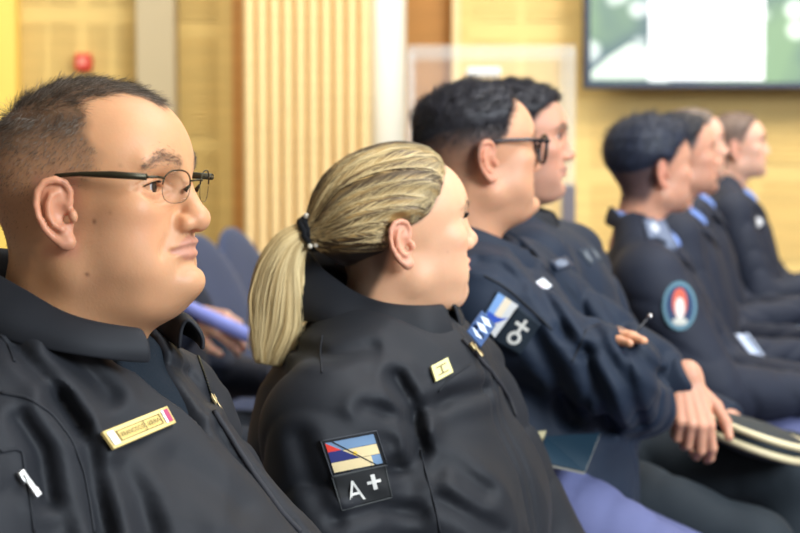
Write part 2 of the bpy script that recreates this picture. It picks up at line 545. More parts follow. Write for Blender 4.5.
# ------------------------------------------------------------------ hands
def hand_prims(wrist, fdir, pnorm, side, curl=(0.5, 0.55, 0.6, 0.7), spread=0.10, thumb=0.5, s=1.0):
    """list of (a, b, ra, rb) round cones. fdir along the hand, pnorm out of the BACK of the hand, side +1: thumb towards cross(fdir, pnorm)"""
    f = np.array(fdir, float); f /= np.linalg.norm(f)
    n = np.array(pnorm, float); n -= f * (n @ f); n /= np.linalg.norm(n)
    t = np.cross(f, n) * side
    w = np.array(wrist, float)
    pr = []
    # palm: four metacarpals
    base = [(0.022, 0.026), (0.024, 0.009), (0.023, -0.008), (0.021, -0.024)]
    mlen = [0.088, 0.090, 0.085, 0.078]
    flen = [(0.042, 0.026, 0.021), (0.047, 0.029, 0.022), (0.043, 0.028, 0.022), (0.034, 0.021, 0.019)]
    for i in range(4):
        b0 = w + s * (f * 0.005 + t * base[i][1] * 0.72)
        k = w + s * (f * mlen[i] + t * base[i][1] + n * (0.004 if i in (1, 2) else 0.001))
        pr.append((b0, k, 0.0135 * s, 0.0112 * s))
        ang = 0.0
        p = k
        sp = (1.5 - i) * spread
        fd0 = f * math.cos(sp) + t * math.sin(sp)
        for j, L in enumerate(flen[i]):
            ang += curl[i] * (1.0, 1.05, 0.7)[j]
            dv = fd0 * math.cos(ang) - n * math.sin(ang)
            q = p + dv * L * s
            pr.append((p, q, (0.0098, 0.0086, 0.0078)[j] * s, (0.0086, 0.0078, 0.0066)[j] * s))
            p = q
    # thumb
    b0 = w + s * (f * 0.018 + t * 0.020 - n * 0.004)
    k = b0 + s * 0.042 * (f * 0.72 + t * 0.62 - n * 0.30 * thumb) / np.linalg.norm(f * 0.72 + t * 0.62 - n * 0.30 * thumb)
    pr.append((b0, k, 0.0155 * s, 0.0120 * s))
    d1 = f * 0.90 + t * 0.34 - n * 0.45 * thumb; d1 /= np.linalg.norm(d1)
    k2 = k + d1 * 0.034 * s
    pr.append((k, k2, 0.0112 * s, 0.0100 * s))
    d2 = f * 0.95 + t * 0.05 - n * 0.6 * thumb; d2 /= np.linalg.norm(d2)
    pr.append((k2, k2 + d2 * 0.027 * s, 0.0100 * s, 0.0078 * s))
    return pr

def prims_sdf(P, pr, k=0.004):
    d = None
    for a, b, ra, rb in pr:
        e = cone(P, a, b, ra, rb)
        d = e if d is None else smin(d, e, k)
    return d

# ------------------------------------------------------------------ hair strands
def strand_mesh(name, pts, rad, col, parent, material, sides=3):
    """pts (S, T, 3), rad (S, T) or (T,), col (S, 3) or (S, T, 3): every strand a thin tapering tube"""
    S, T, _ = pts.shape
    rad = np.broadcast_to(rad, (S, T))
    tg = np.gradient(pts, axis=1)
    tg /= np.maximum(np.linalg.norm(tg, axis=2, keepdims=True), 1e-9)
    ref = np.broadcast_to(np.eye(3)[np.abs(tg).max(1).argmin(1)][:, None, :], tg.shape)     # one steady axis per strand
    a = np.cross(tg, ref); a /= np.maximum(np.linalg.norm(a, axis=2, keepdims=True), 1e-9)
    b = np.cross(tg, a)
    V = np.zeros((S, T, sides, 3), np.float32)
    for k in range(sides):
        an = 2 * math.pi * k / sides
        V[:, :, k] = pts + (a * math.cos(an) + b * math.sin(an)) * rad[..., None]
    if col.ndim == 2:
        col = np.repeat(col[:, None], T, 1)
    cc = np.repeat(col[:, :, None], sides, 2).reshape(-1, 3)
    s0 = (np.arange(S) * T * sides)[:, None, None]
    t0 = (np.arange(T - 1) * sides)[None, :, None]
    k0 = np.arange(sides)[None, None, :]
    k1 = (k0 + 1) % sides
    F = np.stack([s0 + t0 + k0, s0 + t0 + k1, s0 + t0 + sides + k1, s0 + t0 + sides + k0], -1).reshape(-1, 4)
    me = raw_mesh(name, V.reshape(-1, 3), F, cc, True, (material,))
    o = link(name, me, parent)
    tag(o, kind='stuff')
    return o

def sample_surface(V, F, wts, n, r):
    """n random points on quads F weighted by area times the mean vertex weight; returns points, normals"""
    a, b, c, d = (V[F[:, i]] for i in range(4))
    nr = np.cross(c - a, d - b)
    ar = np.linalg.norm(nr, axis=1) * 0.5
    w = ar * wts[F].mean(1)
    cw = np.cumsum(w)
    f = np.searchsorted(cw, r.uniform(0, cw[-1], n))
    f = np.minimum(f, len(F) - 1)
    u, v = r.uniform(size=(2, n, 1))
    P = (a[f] * (1 - u) + b[f] * u) * (1 - v) + (d[f] * (1 - u) + c[f] * u) * v
    N = nr[f] / np.maximum(np.linalg.norm(nr[f], axis=1, keepdims=True), 1e-12)
    return P, N

def short_hair(name, person, fr, V, F, dens, length, comb, cols, n, seed, rad=0.00022, seg=4, lift=0.5, curl=0.0, clump=0.0, material=None):
    """strands on the head mesh; dens/length/comb take head coordinates"""
    r = np.random.default_rng(seed)
    q = fr.loc(V.astype(np.float32))
    w = dens(q).astype(float)
    P, N = sample_surface(V, F, w, n, r)
    ql = fr.loc(P.astype(np.float32))
    L = length(ql) * r.uniform(0.7, 1.15, n)
    cb = comb(ql) @ fr.R.T
    cb = cb / np.maximum(np.linalg.norm(cb, axis=1, keepdims=True), 1e-9)
    cb = cb - N * (cb * N).sum(1, keepdims=True)
    cb += r.normal(size=(n, 3)) * 0.22
    if clump > 0:
        cb += clump * np.stack([wob(ql, seed + i, 260) for i in range(3)], 1)
    pts = np.zeros((n, seg + 1, 3))
    p = P - N * 0.0008
    pts[:, 0] = p
    for k in range(seg):
        t = (k + 0.5) / seg
        dv = N * (lift * (1 - 0.55 * t)) + cb * (0.45 + 0.75 * t)
        if curl:
            dv = dv + curl * np.stack([wob(ql + 0.004 * k, seed + 20 + i, 330) for i in range(3)], 1)
        dv /= np.linalg.norm(dv, axis=1, keepdims=True)
        p = p + dv * (L / seg)[:, None]
        pts[:, k + 1] = p
    base = np.array(cols, float)
    col = base[r.integers(0, len(base), n)] * r.uniform(0.7, 1.3, (n, 1))
    rr = rad * np.linspace(1, 0.45, seg + 1)
    return strand_mesh(name, pts, rr, col, person, material or M['hair'])

def brows(person, fr, V, F, cols, seed, n=420, L=0.008, thick=1.0, z0=0.0, r_=.0002):
    def dens(q):
        y = np.abs(q[:, 1])
        zc = 0.0475 + z0 + 0.006 * sstep(0.012, 0.036, y) - 0.008 * sstep(0.036, 0.055, y)
        return gs(q[:, 2] - zc, 0.0034 * thick * (1 - .45 * sstep(.03, .053, y))) * (y > 0.011) * (y < 0.053) * (q[:, 0] > 0.05)
    def comb(q):
        c = np.zeros_like(q); c[:, 1] = np.sign(q[:, 1]); c[:, 0] = -0.35; c[:, 2] = 0.15 - 0.6 * sstep(0.03, 0.05, np.abs(q[:, 1]))
        return c
    return short_hair('eyebrows', person, fr, V, F, dens, lambda q: np.full(len(q), L), comb, cols, n, seed, rad=r_, seg=3, lift=0.12)

def lashes(person, fr, eyed=(0, 0, 0), L=.006):
    for sgn in (-1, 1):
        mb = MB(); mb.c(.012, .009, .008)
        edge = []
        for i in range(15):
            t = -0.9 + 1.8 * i / 14
            y = t * .0148; z = .0050 * (1 - t * t)
            x = math.sqrt(max(.0140 ** 2 - y * y * .8 - z * z, 1e-8))
            b = np.array([EYE[0] + eyed[0] + x, sgn * (EYE[1] + eyed[1] + y), EYE[2] + eyed[2] + z])
            edge.append(fr.w(b))
            d = np.array([.9, sgn * t * .5, .15])
            mb.tube([fr.w(b), fr.w(b + d * L * .6), fr.w(b + d * L + np.array([0, 0, L * .3]))], [.0005, .0004, .0002], 4)
        mb.tube(edge, .0005, 4)
        mb.build('eyelash', M['hair'], person)

def eyes(person, fr, iris=(0.05, 0.028, 0.015), gaze=(1, 0, 0), eyed=(0, 0, 0)):
    for sgn in (-1, 1):
        c = fr.w((EYE[0] + eyed[0], sgn * (EYE[1] + eyed[1]), EYE[2] + eyed[2]))
        r = 0.0127 * fr.s
        g = fr.R @ (np.array(gaze, float) / np.linalg.norm(gaze))
        n = 26; m_ = 40
        a = np.cross(g, [0, 0, 1.0]); a /= np.linalg.norm(a); b = np.cross(a, g)
        V = []; col = []
        for i in range(n + 1):
            th = math.pi * i / n
            bulge = 1.0 + 0.055 * math.exp(-(th / 0.42) ** 2)
            for k in range(m_):
                ph = 2 * math.pi * k / m_
                V.append(c + r * bulge * (g * math.cos(th) + (a * math.cos(ph) + b * math.sin(ph)) * math.sin(th)))
                col.append((0.004, 0.004, 0.004) if th < 0.20 else (iris if th < 0.47 else ((0.03, 0.02, 0.015) if th < 0.54 else (0.62, 0.56, 0.53))))
        F = [[i * m_ + k, (i + 1) * m_ + k, (i + 1) * m_ + (k + 1) % m_, i * m_ + (k + 1) % m_] for i in range(n) for k in range(m_)]
        link('eye', raw_mesh('eye', np.array(V), np.array(F), np.array(col), True, (M['eye'],)), person)

# ------------------------------------------------------------------ placing details on a surface seen from the front
class Skinned:
    """finds surface points of an object's mesh (world coordinates kept in V, F)"""
    def __init__(self, V, F):
        self.t = BVHTree.FromPolygons([tuple(map(float, v)) for v in V], [tuple(map(int, f)) for f in F])
    def px(self, x, y):
        o = Vector(CAM); d = (Vector(W(x, y, 1.0)) - o).normalized()
        h = self.t.ray_cast(o, d)
        if h[0] is None:
            return None, None
        n = h[1]
        if n.dot(d) > 0: n = -n
        return h[0], n
    def near(self, p):
        h = self.t.find_nearest(Vector(p))
        return h[0], h[1]

def surf_line(sk, pxs, r, name, material, parent, off=0.0, n=6, sub=6, mb=None, flat=1.0):
    """a cord following the surface through picture positions"""
    pts = []
    for (a, b) in zip(pxs[:-1], pxs[1:]):
        for k in range(sub):
            t = k / sub
            pts.append((a[0] + (b[0] - a[0]) * t, a[1] + (b[1] - a[1]) * t))
    pts.append(pxs[-1])
    P = []
    for (x, y) in pts:
        h, nn = sk.px(x, y)
        if h is not None:
            P.append(h + nn * off)
    if len(P) < 2:
        return None
    # drop jumps to other layers
    Q = [P[0]]
    for p in P[1:]:
        if (p - Q[-1]).length < 0.06:
            Q.append(p)
    for _ in range(2):
        Q = [Q[0]] + [(Q[i - 1] + Q[i] * 2 + Q[i + 1]) / 4 for i in range(1, len(Q) - 1)] + [Q[-1]]
    if mb is None:
        m = MB(); m.tube(Q, r, n)
        return m.build(name, material, parent)
    mb.tube(Q, r, n)
    return Q

def quad_map(sk, quad):
    """(u, v) in the unit square -> surface point through the picture quad TL, TR, BR, BL; v runs down"""
    tl, tr, br, bl = [np.array(q, float) for q in quad]
    n0 = []
    for u, v in ((.1, .1), (.9, .1), (.9, .9), (.1, .9), (.5, .5)):
        p = (tl * (1 - u) + tr * u) * (1 - v) + (bl * (1 - u) + br * u) * v
        h, n = sk.px(*p)
        if h is not None: n0.append((h, n))
    nm = sum((n for h, n in n0), Vector()).normalized() if n0 else Vector((0, -1, 0))
    cen = sum((h for h, n in n0), Vector()) / max(len(n0), 1)
    def f(u, v, off, stiff=0.0):
        p = (tl * (1 - u) + tr * u) * (1 - v) + (bl * (1 - u) + br * u) * v
        h, n = sk.px(*p)
        o = Vector(CAM); d = (Vector(W(p[0], p[1], 1.0)) - o)
        pl = o + d * ((cen - o).dot(nm) / d.dot(nm))
        if h is None or (h - pl).length > 0.05: h = pl
        return h.lerp(pl, stiff) + nm * off
    return f

def glyph_mesh(text):
    """triangles of a text in its own plane, normalised to a unit box (x right, y down); returns verts, faces, aspect"""
    cu = bpy.data.curves.new('lettering', 'FONT'); cu.body = text; cu.size = 1.0; cu.resolution_u = 3
    ob = bpy.data.objects.new('lettering', cu)
    C.objects.link(ob)
    dg = bpy.context.evaluated_depsgraph_get(); dg.update()
    me = bpy.data.meshes.new_from_object(ob.evaluated_get(dg))
    v = np.array([x.co[:2] for x in me.vertices]) if len(me.vertices) else np.zeros((0, 2))
    f = [list(p.vertices) for p in me.polygons]
    bpy.data.objects.remove(ob); bpy.data.curves.remove(cu); bpy.data.meshes.remove(me)
    lo, hi = v.min(0), v.max(0)
    u = (v - lo) / (hi - lo)
    u[:, 1] = 1 - u[:, 1]
    return u, f, (hi - lo)[0] / (hi - lo)[1]

def seg_clip(poly, n=6):
    return poly

def patch(name, sk, quad, layers, parent, thick=0.0016, material=None, stiff=0.15, nu=14, nv=14, round_=False):
    """a sewn or pinned plate: base slab + coloured layers.
    layers: ('rect', u0, v0, u1, v1, rgb) / ('poly', [(u, v)...], rgb) / ('text', string, u0, v0, u1, v1, rgb) / ('base', rgb) / ('rim', width, rgb)"""
    f = quad_map(sk, quad)
    m = MB()
    base = [l for l in layers if l[0] == 'base'][0][1]
    m.c(*base)
    us = np.linspace(0, 1, nu + 1); vs = np.linspace(0, 1, nv + 1)
    def rd(u, v):
        if not round_: return u, v
        a, b = 2 * u - 1, 2 * v - 1
        return .5 + .5 * a * math.sqrt(1 - b * b / 2), .5 + .5 * b * math.sqrt(1 - a * a / 2)
    top = m.grid([[f(*rd(u, v), thick, stiff) for v in vs] for u in us])
    bot = [[m.v(f(*rd(u, v), thick - .0026 if stiff > .8 else -0.003, stiff)) for v in vs] for u in us]
    ring_t = [top[i][0] for i in range(nu + 1)] + [top[nu][j] for j in range(1, nv + 1)] + [top[i][nv] for i in range(nu - 1, -1, -1)] + [top[0][j] for j in range(nv - 1, 0, -1)]
    ring_b = [bot[i][0] for i in range(nu + 1)] + [bot[nu][j] for j in range(1, nv + 1)] + [bot[i][nv] for i in range(nu - 1, -1, -1)] + [bot[0][j] for j in range(nv - 1, 0, -1)]
    L = len(ring_t)
    for i in range(L):
        m.face([ring_t[i], ring_t[(i + 1) % L], ring_b[(i + 1) % L], ring_b[i]])
    h = thick
    for l in layers:
        if l[0] == 'base': continue
        h += 0.00018
        if l[0] == 'rect':
            _, u0, v0, u1, v1, rgb = l
            m.c(*rgb)
            a = max(2, int(nu * (u1 - u0)) + 1); b = max(2, int(nv * abs(v1 - v0)) + 1)
            m.grid([[f(u0 + (u1 - u0) * i / a, v0 + (v1 - v0) * j / b, h, stiff) for j in range(b + 1)] for i in range(a + 1)])
        elif l[0] == 'strip':     # ruled strip between two polylines
            _, A, B, rgb = l
            m.c(*rgb)
            k = 8
            m.grid([[f(A[0][0] + (A[1][0] - A[0][0]) * t / k + (B[0][0] + (B[1][0] - B[0][0]) * t / k - A[0][0] - (A[1][0] - A[0][0]) * t / k) * s,
                       A[0][1] + (A[1][1] - A[0][1]) * t / k + (B[0][1] + (B[1][1] - B[0][1]) * t / k - A[0][1] - (A[1][1] - A[0][1]) * t / k) * s, h, stiff) for s in (0, .25, .5, .75, 1)] for t in range(k + 1)])
        elif l[0] == 'disc':
            _, u, v, ru, rv, rgb = l[:6]
            m.c(*rgb)
            cv = m.v(f(u, v, h, stiff)); k = 28
            prev = [cv] * k
            for rr in (0.33, 0.66, 1.0):
                ring = [m.v(f(u + ru * rr * math.cos(2 * math.pi * i / k), v + rv * rr * math.sin(2 * math.pi * i / k), h, stiff)) for i in range(k)]
                for i in range(k):
                    if rr == 0.33: m.face([cv, ring[i], ring[(i + 1) % k]])
                    else: m.face([prev[i], ring[i], ring[(i + 1) % k], prev[(i + 1) % k]])
                prev = ring
        elif l[0] == 'text':
            _, s, u0, v0, u1, v1, rgb = l
            m.c(*rgb)
            g, fs, asp = glyph_mesh(s)
            vv = [m.v(f(u0 + (u1 - u0) * a, v0 + (v1 - v0) * b, h + 0.0002, stiff)) for a, b in g]
            for q in fs: m.face([vv[i] for i in q])
        elif l[0] == 'rim':
            _, wd_, rgb = l
            m.c(*rgb)
            loop = [(u, 0) for u in us] + [(1, v) for v in vs[1:]] + [(u, 1) for u in us[::-1][1:]] + [(0, v) for v in vs[::-1][1:]]
            pts = [f(u, v, h, stiff) for u, v in loop]
            m.tube(pts, wd_, 6)
    return m.build(name, material or M['patch'], parent)
# ------------------------------------------------------------------ the hall
def wood(name, col, amt=0.10, rough=0.55):
    return mat(name, s2l(col), rough, var=(3.0, amt, (1.0, 1.0, 14.0)), spec=0.35)
M['panel'] = wood('maple_panel', (224, 192, 120))
M['panel_left'] = wood('golden_panel', (202, 172, 102))
M['rib'] = wood('pale_maple_rib', (228, 200, 146), 0.06)
M['brown'] = wood('brown_veneer', (178, 126, 62), 0.12)
M['yellow'] = mat('yellow_paint', s2l((236, 200, 96)), 0.6)
M['white'] = mat('white_paint', s2l((226, 222, 206)), 0.55)
M['beige'] = mat('beige_paint', s2l((172, 156, 122)), 0.55)
M['carpet'] = mat('carpet', s2l((92, 84, 92)), 0.95, bump=(300, 0.6, 0.004), var=(40, 0.2))
M['ceil'] = mat('ceiling_paint', s2l((236, 232, 222)), 0.8)

def depth_x(px, d):
    return (px - 400.0) / FPX * d

YB = 8.2                                     # back wall
def vbox(name, px0, px1, y0, y1, z0, z1, m, bev=0.0, lab=None):
    """upright member spanning picture columns px0..px1 at its front face y0"""
    b = MB(); b.box((depth_x(px0, y0), y0, z0), (depth_x(px1, y0), y1, z1), bev)
    o = b.build(name, m)
    tag(o, kind='structure')
    if lab: o['label'] = lab
    return o

b = MB(); b.box((-7, -3.2, -0.12), (7.5, YB + 1.2, 0.0)); tag(b.build('floor', M['carpet']), kind='structure')
b = MB(); b.box((-7, -3.2, 4.0), (7.5, YB + 1.2, 4.12)); tag(b.build('ceiling', M['ceil']), kind='structure')
b = MB(); b.box((-7.0, YB + 0.55, 0), (7.5, YB + 0.75, 4.0)); tag(b.build('wall_back', M['brown']), kind='structure')
b = MB(); b.box((-7.2, -3.2, 0), (-7.0, YB + 0.75, 4.0)); tag(b.build('wall_left', M['white']), kind='structure')

def slat_panel(name, x0, x1, z0, z1, y, pitch, groove, m, margin=0.05, field=None, depth=0.010, skew=0.0):
    """wall panel whose fields are cut by horizontal grooves; fields = list of (x0, x1, z0, z1)"""
    mb = MB()
    def P(x, yy, z):
        return (x, yy + skew * (x - x0), z)
    fields = field
    xs = sorted({x0, x1} | {f[0] for f in fields} | {f[1] for f in fields})
    zs = sorted({z0, z1} | {f[2] for f in fields} | {f[3] for f in fields})
    def infield(xm, zm):
        return any(f[0] < xm < f[1] and f[2] < zm < f[3] for f in fields)
    for xa, xb in zip(xs[:-1], xs[1:]):
        for za, zb in zip(zs[:-1], zs[1:]):
            if not infield((xa + xb) / 2, (za + zb) / 2):
                mb.box((xa, 0, za), (xb, depth, zb), M=None) if False else None
                vs = [mb.v(P(xa, y, za)), mb.v(P(xb, y, za)), mb.v(P(xb, y, zb)), mb.v(P(xa, y, zb))]
                mb.face(vs)
    for f in fields:
        z = f[2]
        n = max(1, int(round((f[3] - f[2]) / pitch)))
        ph = (f[3] - f[2]) / n
        for k in range(n):
            za = f[2] + k * ph; zg = za + ph * groove; zb = za + ph
            prof = [(y + depth, za), (y + depth, zg), (y, zg), (y, zb), (y + depth, zb)]
            for (ya, z_a), (yb2, z_b) in zip(prof[:-1], prof[1:]):
                mb.face([mb.v(P(f[0], ya, z_a)), mb.v(P(f[1], ya, z_a)), mb.v(P(f[1], yb2, z_b)), mb.v(P(f[0], yb2, z_b))])
        for xs_ in (f[0], f[1]):
            mb.face([mb.v(P(xs_, y, f[2])), mb.v(P(xs_, y + depth, f[2])), mb.v(P(xs_, y + depth, f[3])), mb.v(P(xs_, y, f[3]))])
    o = mb.build(name, m)
    return tag(o, kind='structure')

def zat(py, d):
    return 1.2 + (175.0 - py) / FPX * d

# left: bright yellow jamb, slotted panels, white column, slotted panel, brown joint, fluted pillar, white column
vbox('trim_1', -30, 18, 8.0, 8.7, 0, 4.0, M['yellow'])
yl = 8.1
X = lambda px, d=yl: depth_x(px, d)
ca = [(X(22), X(46)), (X(51), X(76)), (X(88), X(108)), (X(114), X(136))]
rows = [(zat(6, yl), 2.9), (zat(140, yl), zat(22, yl)), (zat(330, yl), zat(152, yl)), (0.1, zat(345, yl))]
slat_panel('wall_panel_left', X(16), X(138), 0, 4.0, yl, 0.024, 0.36, M['panel_left'], field=[(a, b_, r0, r1) for a, b_ in ca for r0, r1 in rows], skew=0.16)
vbox('trim_2', 137, 176, 8.0, 8.7, 0, 4.0, M['beige'], 0.01)
yl2 = 8.15
X2 = lambda px: depth_x(px, yl2)
slat_panel('wall_panel_middle', X2(176), X2(234), 0, 4.0, yl2, 0.026, 0.36, M['panel_left'],
           field=[(X2(179), X2(219), zat(24, yl2), 2.6), (X2(179), X2(219), zat(138, yl2), zat(38, yl2)), (X2(179), X2(219), zat(330, yl2), zat(150, yl2)), (X2(179), X2(219), .1, zat(345, yl2))])
vbox('trim_3', 233, 246, 8.1, 8.7, 0, 4.0, M['brown'])
# fluted pillar of rounded ribs
mb = MB()
yf = 7.6
n = 10
px0, px1 = 243.0, 371.0
for k in range(n):
    xa = depth_x(px0 + (px1 - px0) * k / n, yf); xb = depth_x(px0 + (px1 - px0) * (k + 1) / n, yf)
    prof = []
    for i in range(9):
        t = i / 8
        prof.append((xa + (xb - xa) * t, yf + 0.055 * (1 - math.sin(math.pi * t) ** 0.6) if 0 < t < 1 else yf + 0.065))
    for (x_a, y_a), (x_b, y_b) in zip(prof[:-1], prof[1:]):
        mb.face([mb.v((x_a, y_a, 0)), mb.v((x_b, y_b, 0)), mb.v((x_b, y_b, 4.0)), mb.v((x_a, y_a, 4.0))], False)
mb.box((depth_x(px0, yf), yf + 0.065, 0), (depth_x(px1, yf), yf + 0.6, 4.0))
tag(mb.build('trim_4', M['rib']), kind='structure')
# round white column
mb = MB(); xc = depth_x(387, 7.75); mb.tube([(xc, 7.75, 0), (xc, 7.75, 4.0)], 0.092, 32)
tag(mb.build('trim_5', M['white']), kind='structure')
# right of the brown recess: slotted panels across the back
yr = 8.2
X3 = lambda px: depth_x(px, yr)
cols_r = [(X3(470), X3(516)), (X3(524), X3(571)), (X3(590), X3(628)), (X3(636), X3(684)), (X3(694), X3(752)), (X3(760), X3(818)), (X3(826), X3(890)), (X3(900), X3(960))]
rows_r = [(zat(24, yr), 2.75), (zat(84, yr), zat(38, yr)), (zat(166, yr), zat(98, yr)), (zat(262, yr), zat(180, yr)), (zat(345, yr), zat(276, yr)), (.1, zat(360, yr))]
slat_panel('wall_panel_right', X3(456), 7.4, 0, 4.0, yr, 0.03, 0.30, M['panel'], field=[(a, b_, r0, r1) for a, b_ in cols_r for r0, r1 in rows_r])
vbox('trim_7', 396, 454, 8.24, 8.7, 0, 4.0, M['brown'])
vbox('trim_6', 452, 460, 8.12, 8.7, 0, 4.0, M['rib'])

# red call point on the left panels
t = bpy.data.objects.new('alarm_call_point', None); C.objects.link(t)
p = W(83, 62, 8.05); t.location = p; t['_base'] = tuple(p)
tag(t, 'small red fire alarm call point on the slotted wall panel', 'alarm')
mb = MB(); mb.box(p + np.array([-.036, -.03, -.042]), p + np.array([.036, .19, .042]), 0.008); mb.build('casing', mat('red_plastic', s2l((205, 52, 40)), 0.4), t)
mb = MB(); mb.box(p + np.array([-.018, -.036, -.016]), p + np.array([.02, -.028, .016]), 0.002); mb.build('press_panel', mat('pale_press_panel', s2l((214, 150, 130)), 0.4), t)

# wall screen
ys = 7.9
t = bpy.data.objects.new('wall_screen', None); C.objects.link(t)
p = np.array([depth_x(800, ys), ys, zat(0, ys)]); t.location = p; t['_base'] = tuple(p)
tag(t, 'large lit wall screen in a dark frame with a blank white slide', 'screen')
sx0, sx1, sz0, sz1 = depth_x(583, ys), depth_x(905, ys), zat(89, ys), zat(-150, ys)
mb = MB(); mb.box((sx0, ys, sz0), (sx1, ys + 0.09, sz1), 0.008); mb.build('screen_frame', mat('dark_screen_frame', s2l((28, 38, 62)), 0.35), t)
def picture_mat():
    """blurred garden photograph behind the slide: pale discs of light on green and blue"""
    m = bpy.data.materials.new('screen_picture'); m.use_nodes = True
    nt = m.node_tree; pb = nt.nodes['Principled BSDF']
    tc = nt.nodes.new('ShaderNodeTexCoord')
    vo = nt.nodes.new('ShaderNodeTexVoronoi'); vo.inputs['Scale'].default_value = 6.5
    nt.links.new(tc.outputs['Object'], vo.inputs['Vector'])
    cr = nt.nodes.new('ShaderNodeValToRGB')
    cr.color_ramp.elements[0].position = 0.26; cr.color_ramp.elements[0].color = (0.95, 1.0, 0.92, 1)
    cr.color_ramp.elements[1].position = 0.42; cr.color_ramp.elements[1].color = (0.0, 0.0, 0.0, 1)
    nt.links.new(vo.outputs['Distance'], cr.inputs['Fac'])
    nz = nt.nodes.new('ShaderNodeTexNoise'); nz.inputs['Scale'].default_value = 2.2
    nt.links.new(tc.outputs['Object'], nz.inputs['Vector'])
    c2 = nt.nodes.new('ShaderNodeValToRGB')
    c2.color_ramp.elements[0].position = 0.35; c2.color_ramp.elements[0].color = (*s2l((60, 96, 120)), 1)
    c2.color_ramp.elements[1].position = 0.65; c2.color_ramp.elements[1].color = (*s2l((150, 190, 140)), 1)
    nt.links.new(nz.outputs['Fac'], c2.inputs['Fac'])
    ad = nt.nodes.new('ShaderNodeMixRGB'); ad.blend_type = 'ADD'; ad.inputs[0].default_value = 0.8
    nt.links.new(c2.outputs[0], ad.inputs[1]); nt.links.new(cr.outputs[0], ad.inputs[2])
    pb.inputs['Base Color'].default_value = (0.02, 0.02, 0.02, 1)
    nt.links.new(ad.outputs[0], pb.inputs['Emission Color']); pb.inputs['Emission Strength'].default_value = 1.0
    return m
mb = MB(); mb.box((sx0 + .03, ys - .004, sz0 + .03), (sx1 - .03, ys, sz1 - .03)); mb.build('picture_area', picture_mat(), t)
glow = lambda n, c, s: mat(n, (0.02, 0.02, 0.02), 0.4, emit=(c, s))
mb = MB(); mb.box((depth_x(647, ys), ys - .010, sz0 + .04), (depth_x(762, ys), ys - .004, sz1 - .03), 0.0); mb.build('blank_slide', glow('white_slide', (1, 1, 1), 1.6), t)
mb = MB()
g_ = [(590, 80), (650, 80), (650, 50), (628, 44), (606, 58), (590, 72)]
mb.face([mb.v((depth_x(a, ys), ys - .007, zat(b_, ys))) for a, b_ in g_]); mb.build('bright_lawn', glow('bright_lawn', (0.86, 1.0, 0.84), 1.15), t)

# clear acrylic lectern behind the row
yl_ = 6.0
t = bpy.data.objects.new('lectern', None); C.objects.link(t)
p = np.array([depth_x(490, yl_), yl_, 0]); t.location = p; t['_base'] = tuple(p)
tag(t, 'clear acrylic lectern standing in front of the back wall', 'lectern')
M['acrylic'] = mat('clear_acrylic', (0.93, 0.96, 0.97), 0.06, trans=0.0, alpha=0.06, spec=0.5)
M['acryl_edge'] = mat('acrylic_edge', (0.80, 0.84, 0.82), 0.2, alpha=0.24)
lx0, lx1, lz1 = depth_x(411, yl_), depth_x(571, yl_), zat(52, yl_)
mb = MB(); mb.box((lx0, yl_, 0.25), (lx1, yl_ + .012, lz1), 0.002); mb.build('front_sheet', M['acrylic'], t)
mb = MB()
mb.box((lx0 - .012, yl_ - .006, lz1 - .012), (lx1 + .012, yl_ + .32, lz1 + .022), 0.004)
mb.build('top_sheet', M['acryl_edge'], t)
for x in (lx0, lx1):
    mb = MB(); mb.box((x - .014, yl_ - .004, 0.0), (x + .014, yl_ + .30, lz1), 0.003); mb.build('side_sheet', M['acryl_edge'], t)
mb = MB(); mb.box((depth_x(468, yl_), yl_ + .05, zat(75, yl_)), (depth_x(501, yl_), yl_ + .25, zat(67, yl_)), 0.004); mb.build('bright_spot_slab', mat('bright_spot_white', (0.9, 0.9, 0.85), 0.5), t)  # added white slab standing for the bright spot of light in the acrylic
mb = MB(); mb.box((depth_x(561, yl_), yl_ - .06, 0), (depth_x(574, yl_), yl_ - .012, zat(184, yl_)), 0.008); mb.build('post', mat('grey_post', s2l((112, 106, 112)), 0.5), t)
# ------------------------------------------------------------------ clothing
def arm_folds(P, a, b, n, amp, seed, ph=0.0, rad=0.085):
    a = np.float32(a); b = np.float32(b); ab = b - a; L = float(np.linalg.norm(ab))
    q = P - a
    t = (q @ ab) / (L * L)
    ax = q - t[:, None] * ab
    r = np.linalg.norm(ax, axis=1)
    e1 = np.cross(ab, [0, 0, 1.0]); e1 = e1 / max(np.linalg.norm(e1), 1e-6); e2 = np.cross(ab / L, e1)
    an = np.arctan2(ax @ np.float32(e2), ax @ np.float32(e1))
    s = np.sin(np.pi * n * t + 1.2 * np.sin(an + seed) + 0.8 * np.sin(2 * an + 2 * seed) + ph + 1.1 * wob(P, seed, 20, 3))
    rid = (1.6 * (1 - np.abs(s)) ** 2.2 - .4) * np.clip(.55 + .7 * wob(P, seed + 9, 13, 3), .1, 1.2)
    return amp * rid * sstep(-0.15, 0.1, t) * sstep(1.2, 0.95, t) * sstep(rad * 1.9, rad * 1.1, r)

def px_folds(P, folds):
    """creases of the cloth: (course, width, depth) with the course given as it runs across the garment's visible side"""
    v = P - np.float32(CAM)
    dp = v @ np.float32(FWD)
    q = np.stack([400 + (v @ np.float32(RIGHT)) / dp * FPX, 266.5 - (v @ np.float32(UPV)) / dp * FPX, 0 * dp], 1).astype(np.float32)
    out = np.zeros(len(P), np.float32)
    for pts, w, a in folds:
        d = tube(q, [(x, y, 0, 0) for x, y in pts])
        d = np.maximum(d, 0)
        out += a * (gs(d, w) - .55 * gs(d - 2.0 * w, 1.1 * w))
    return out

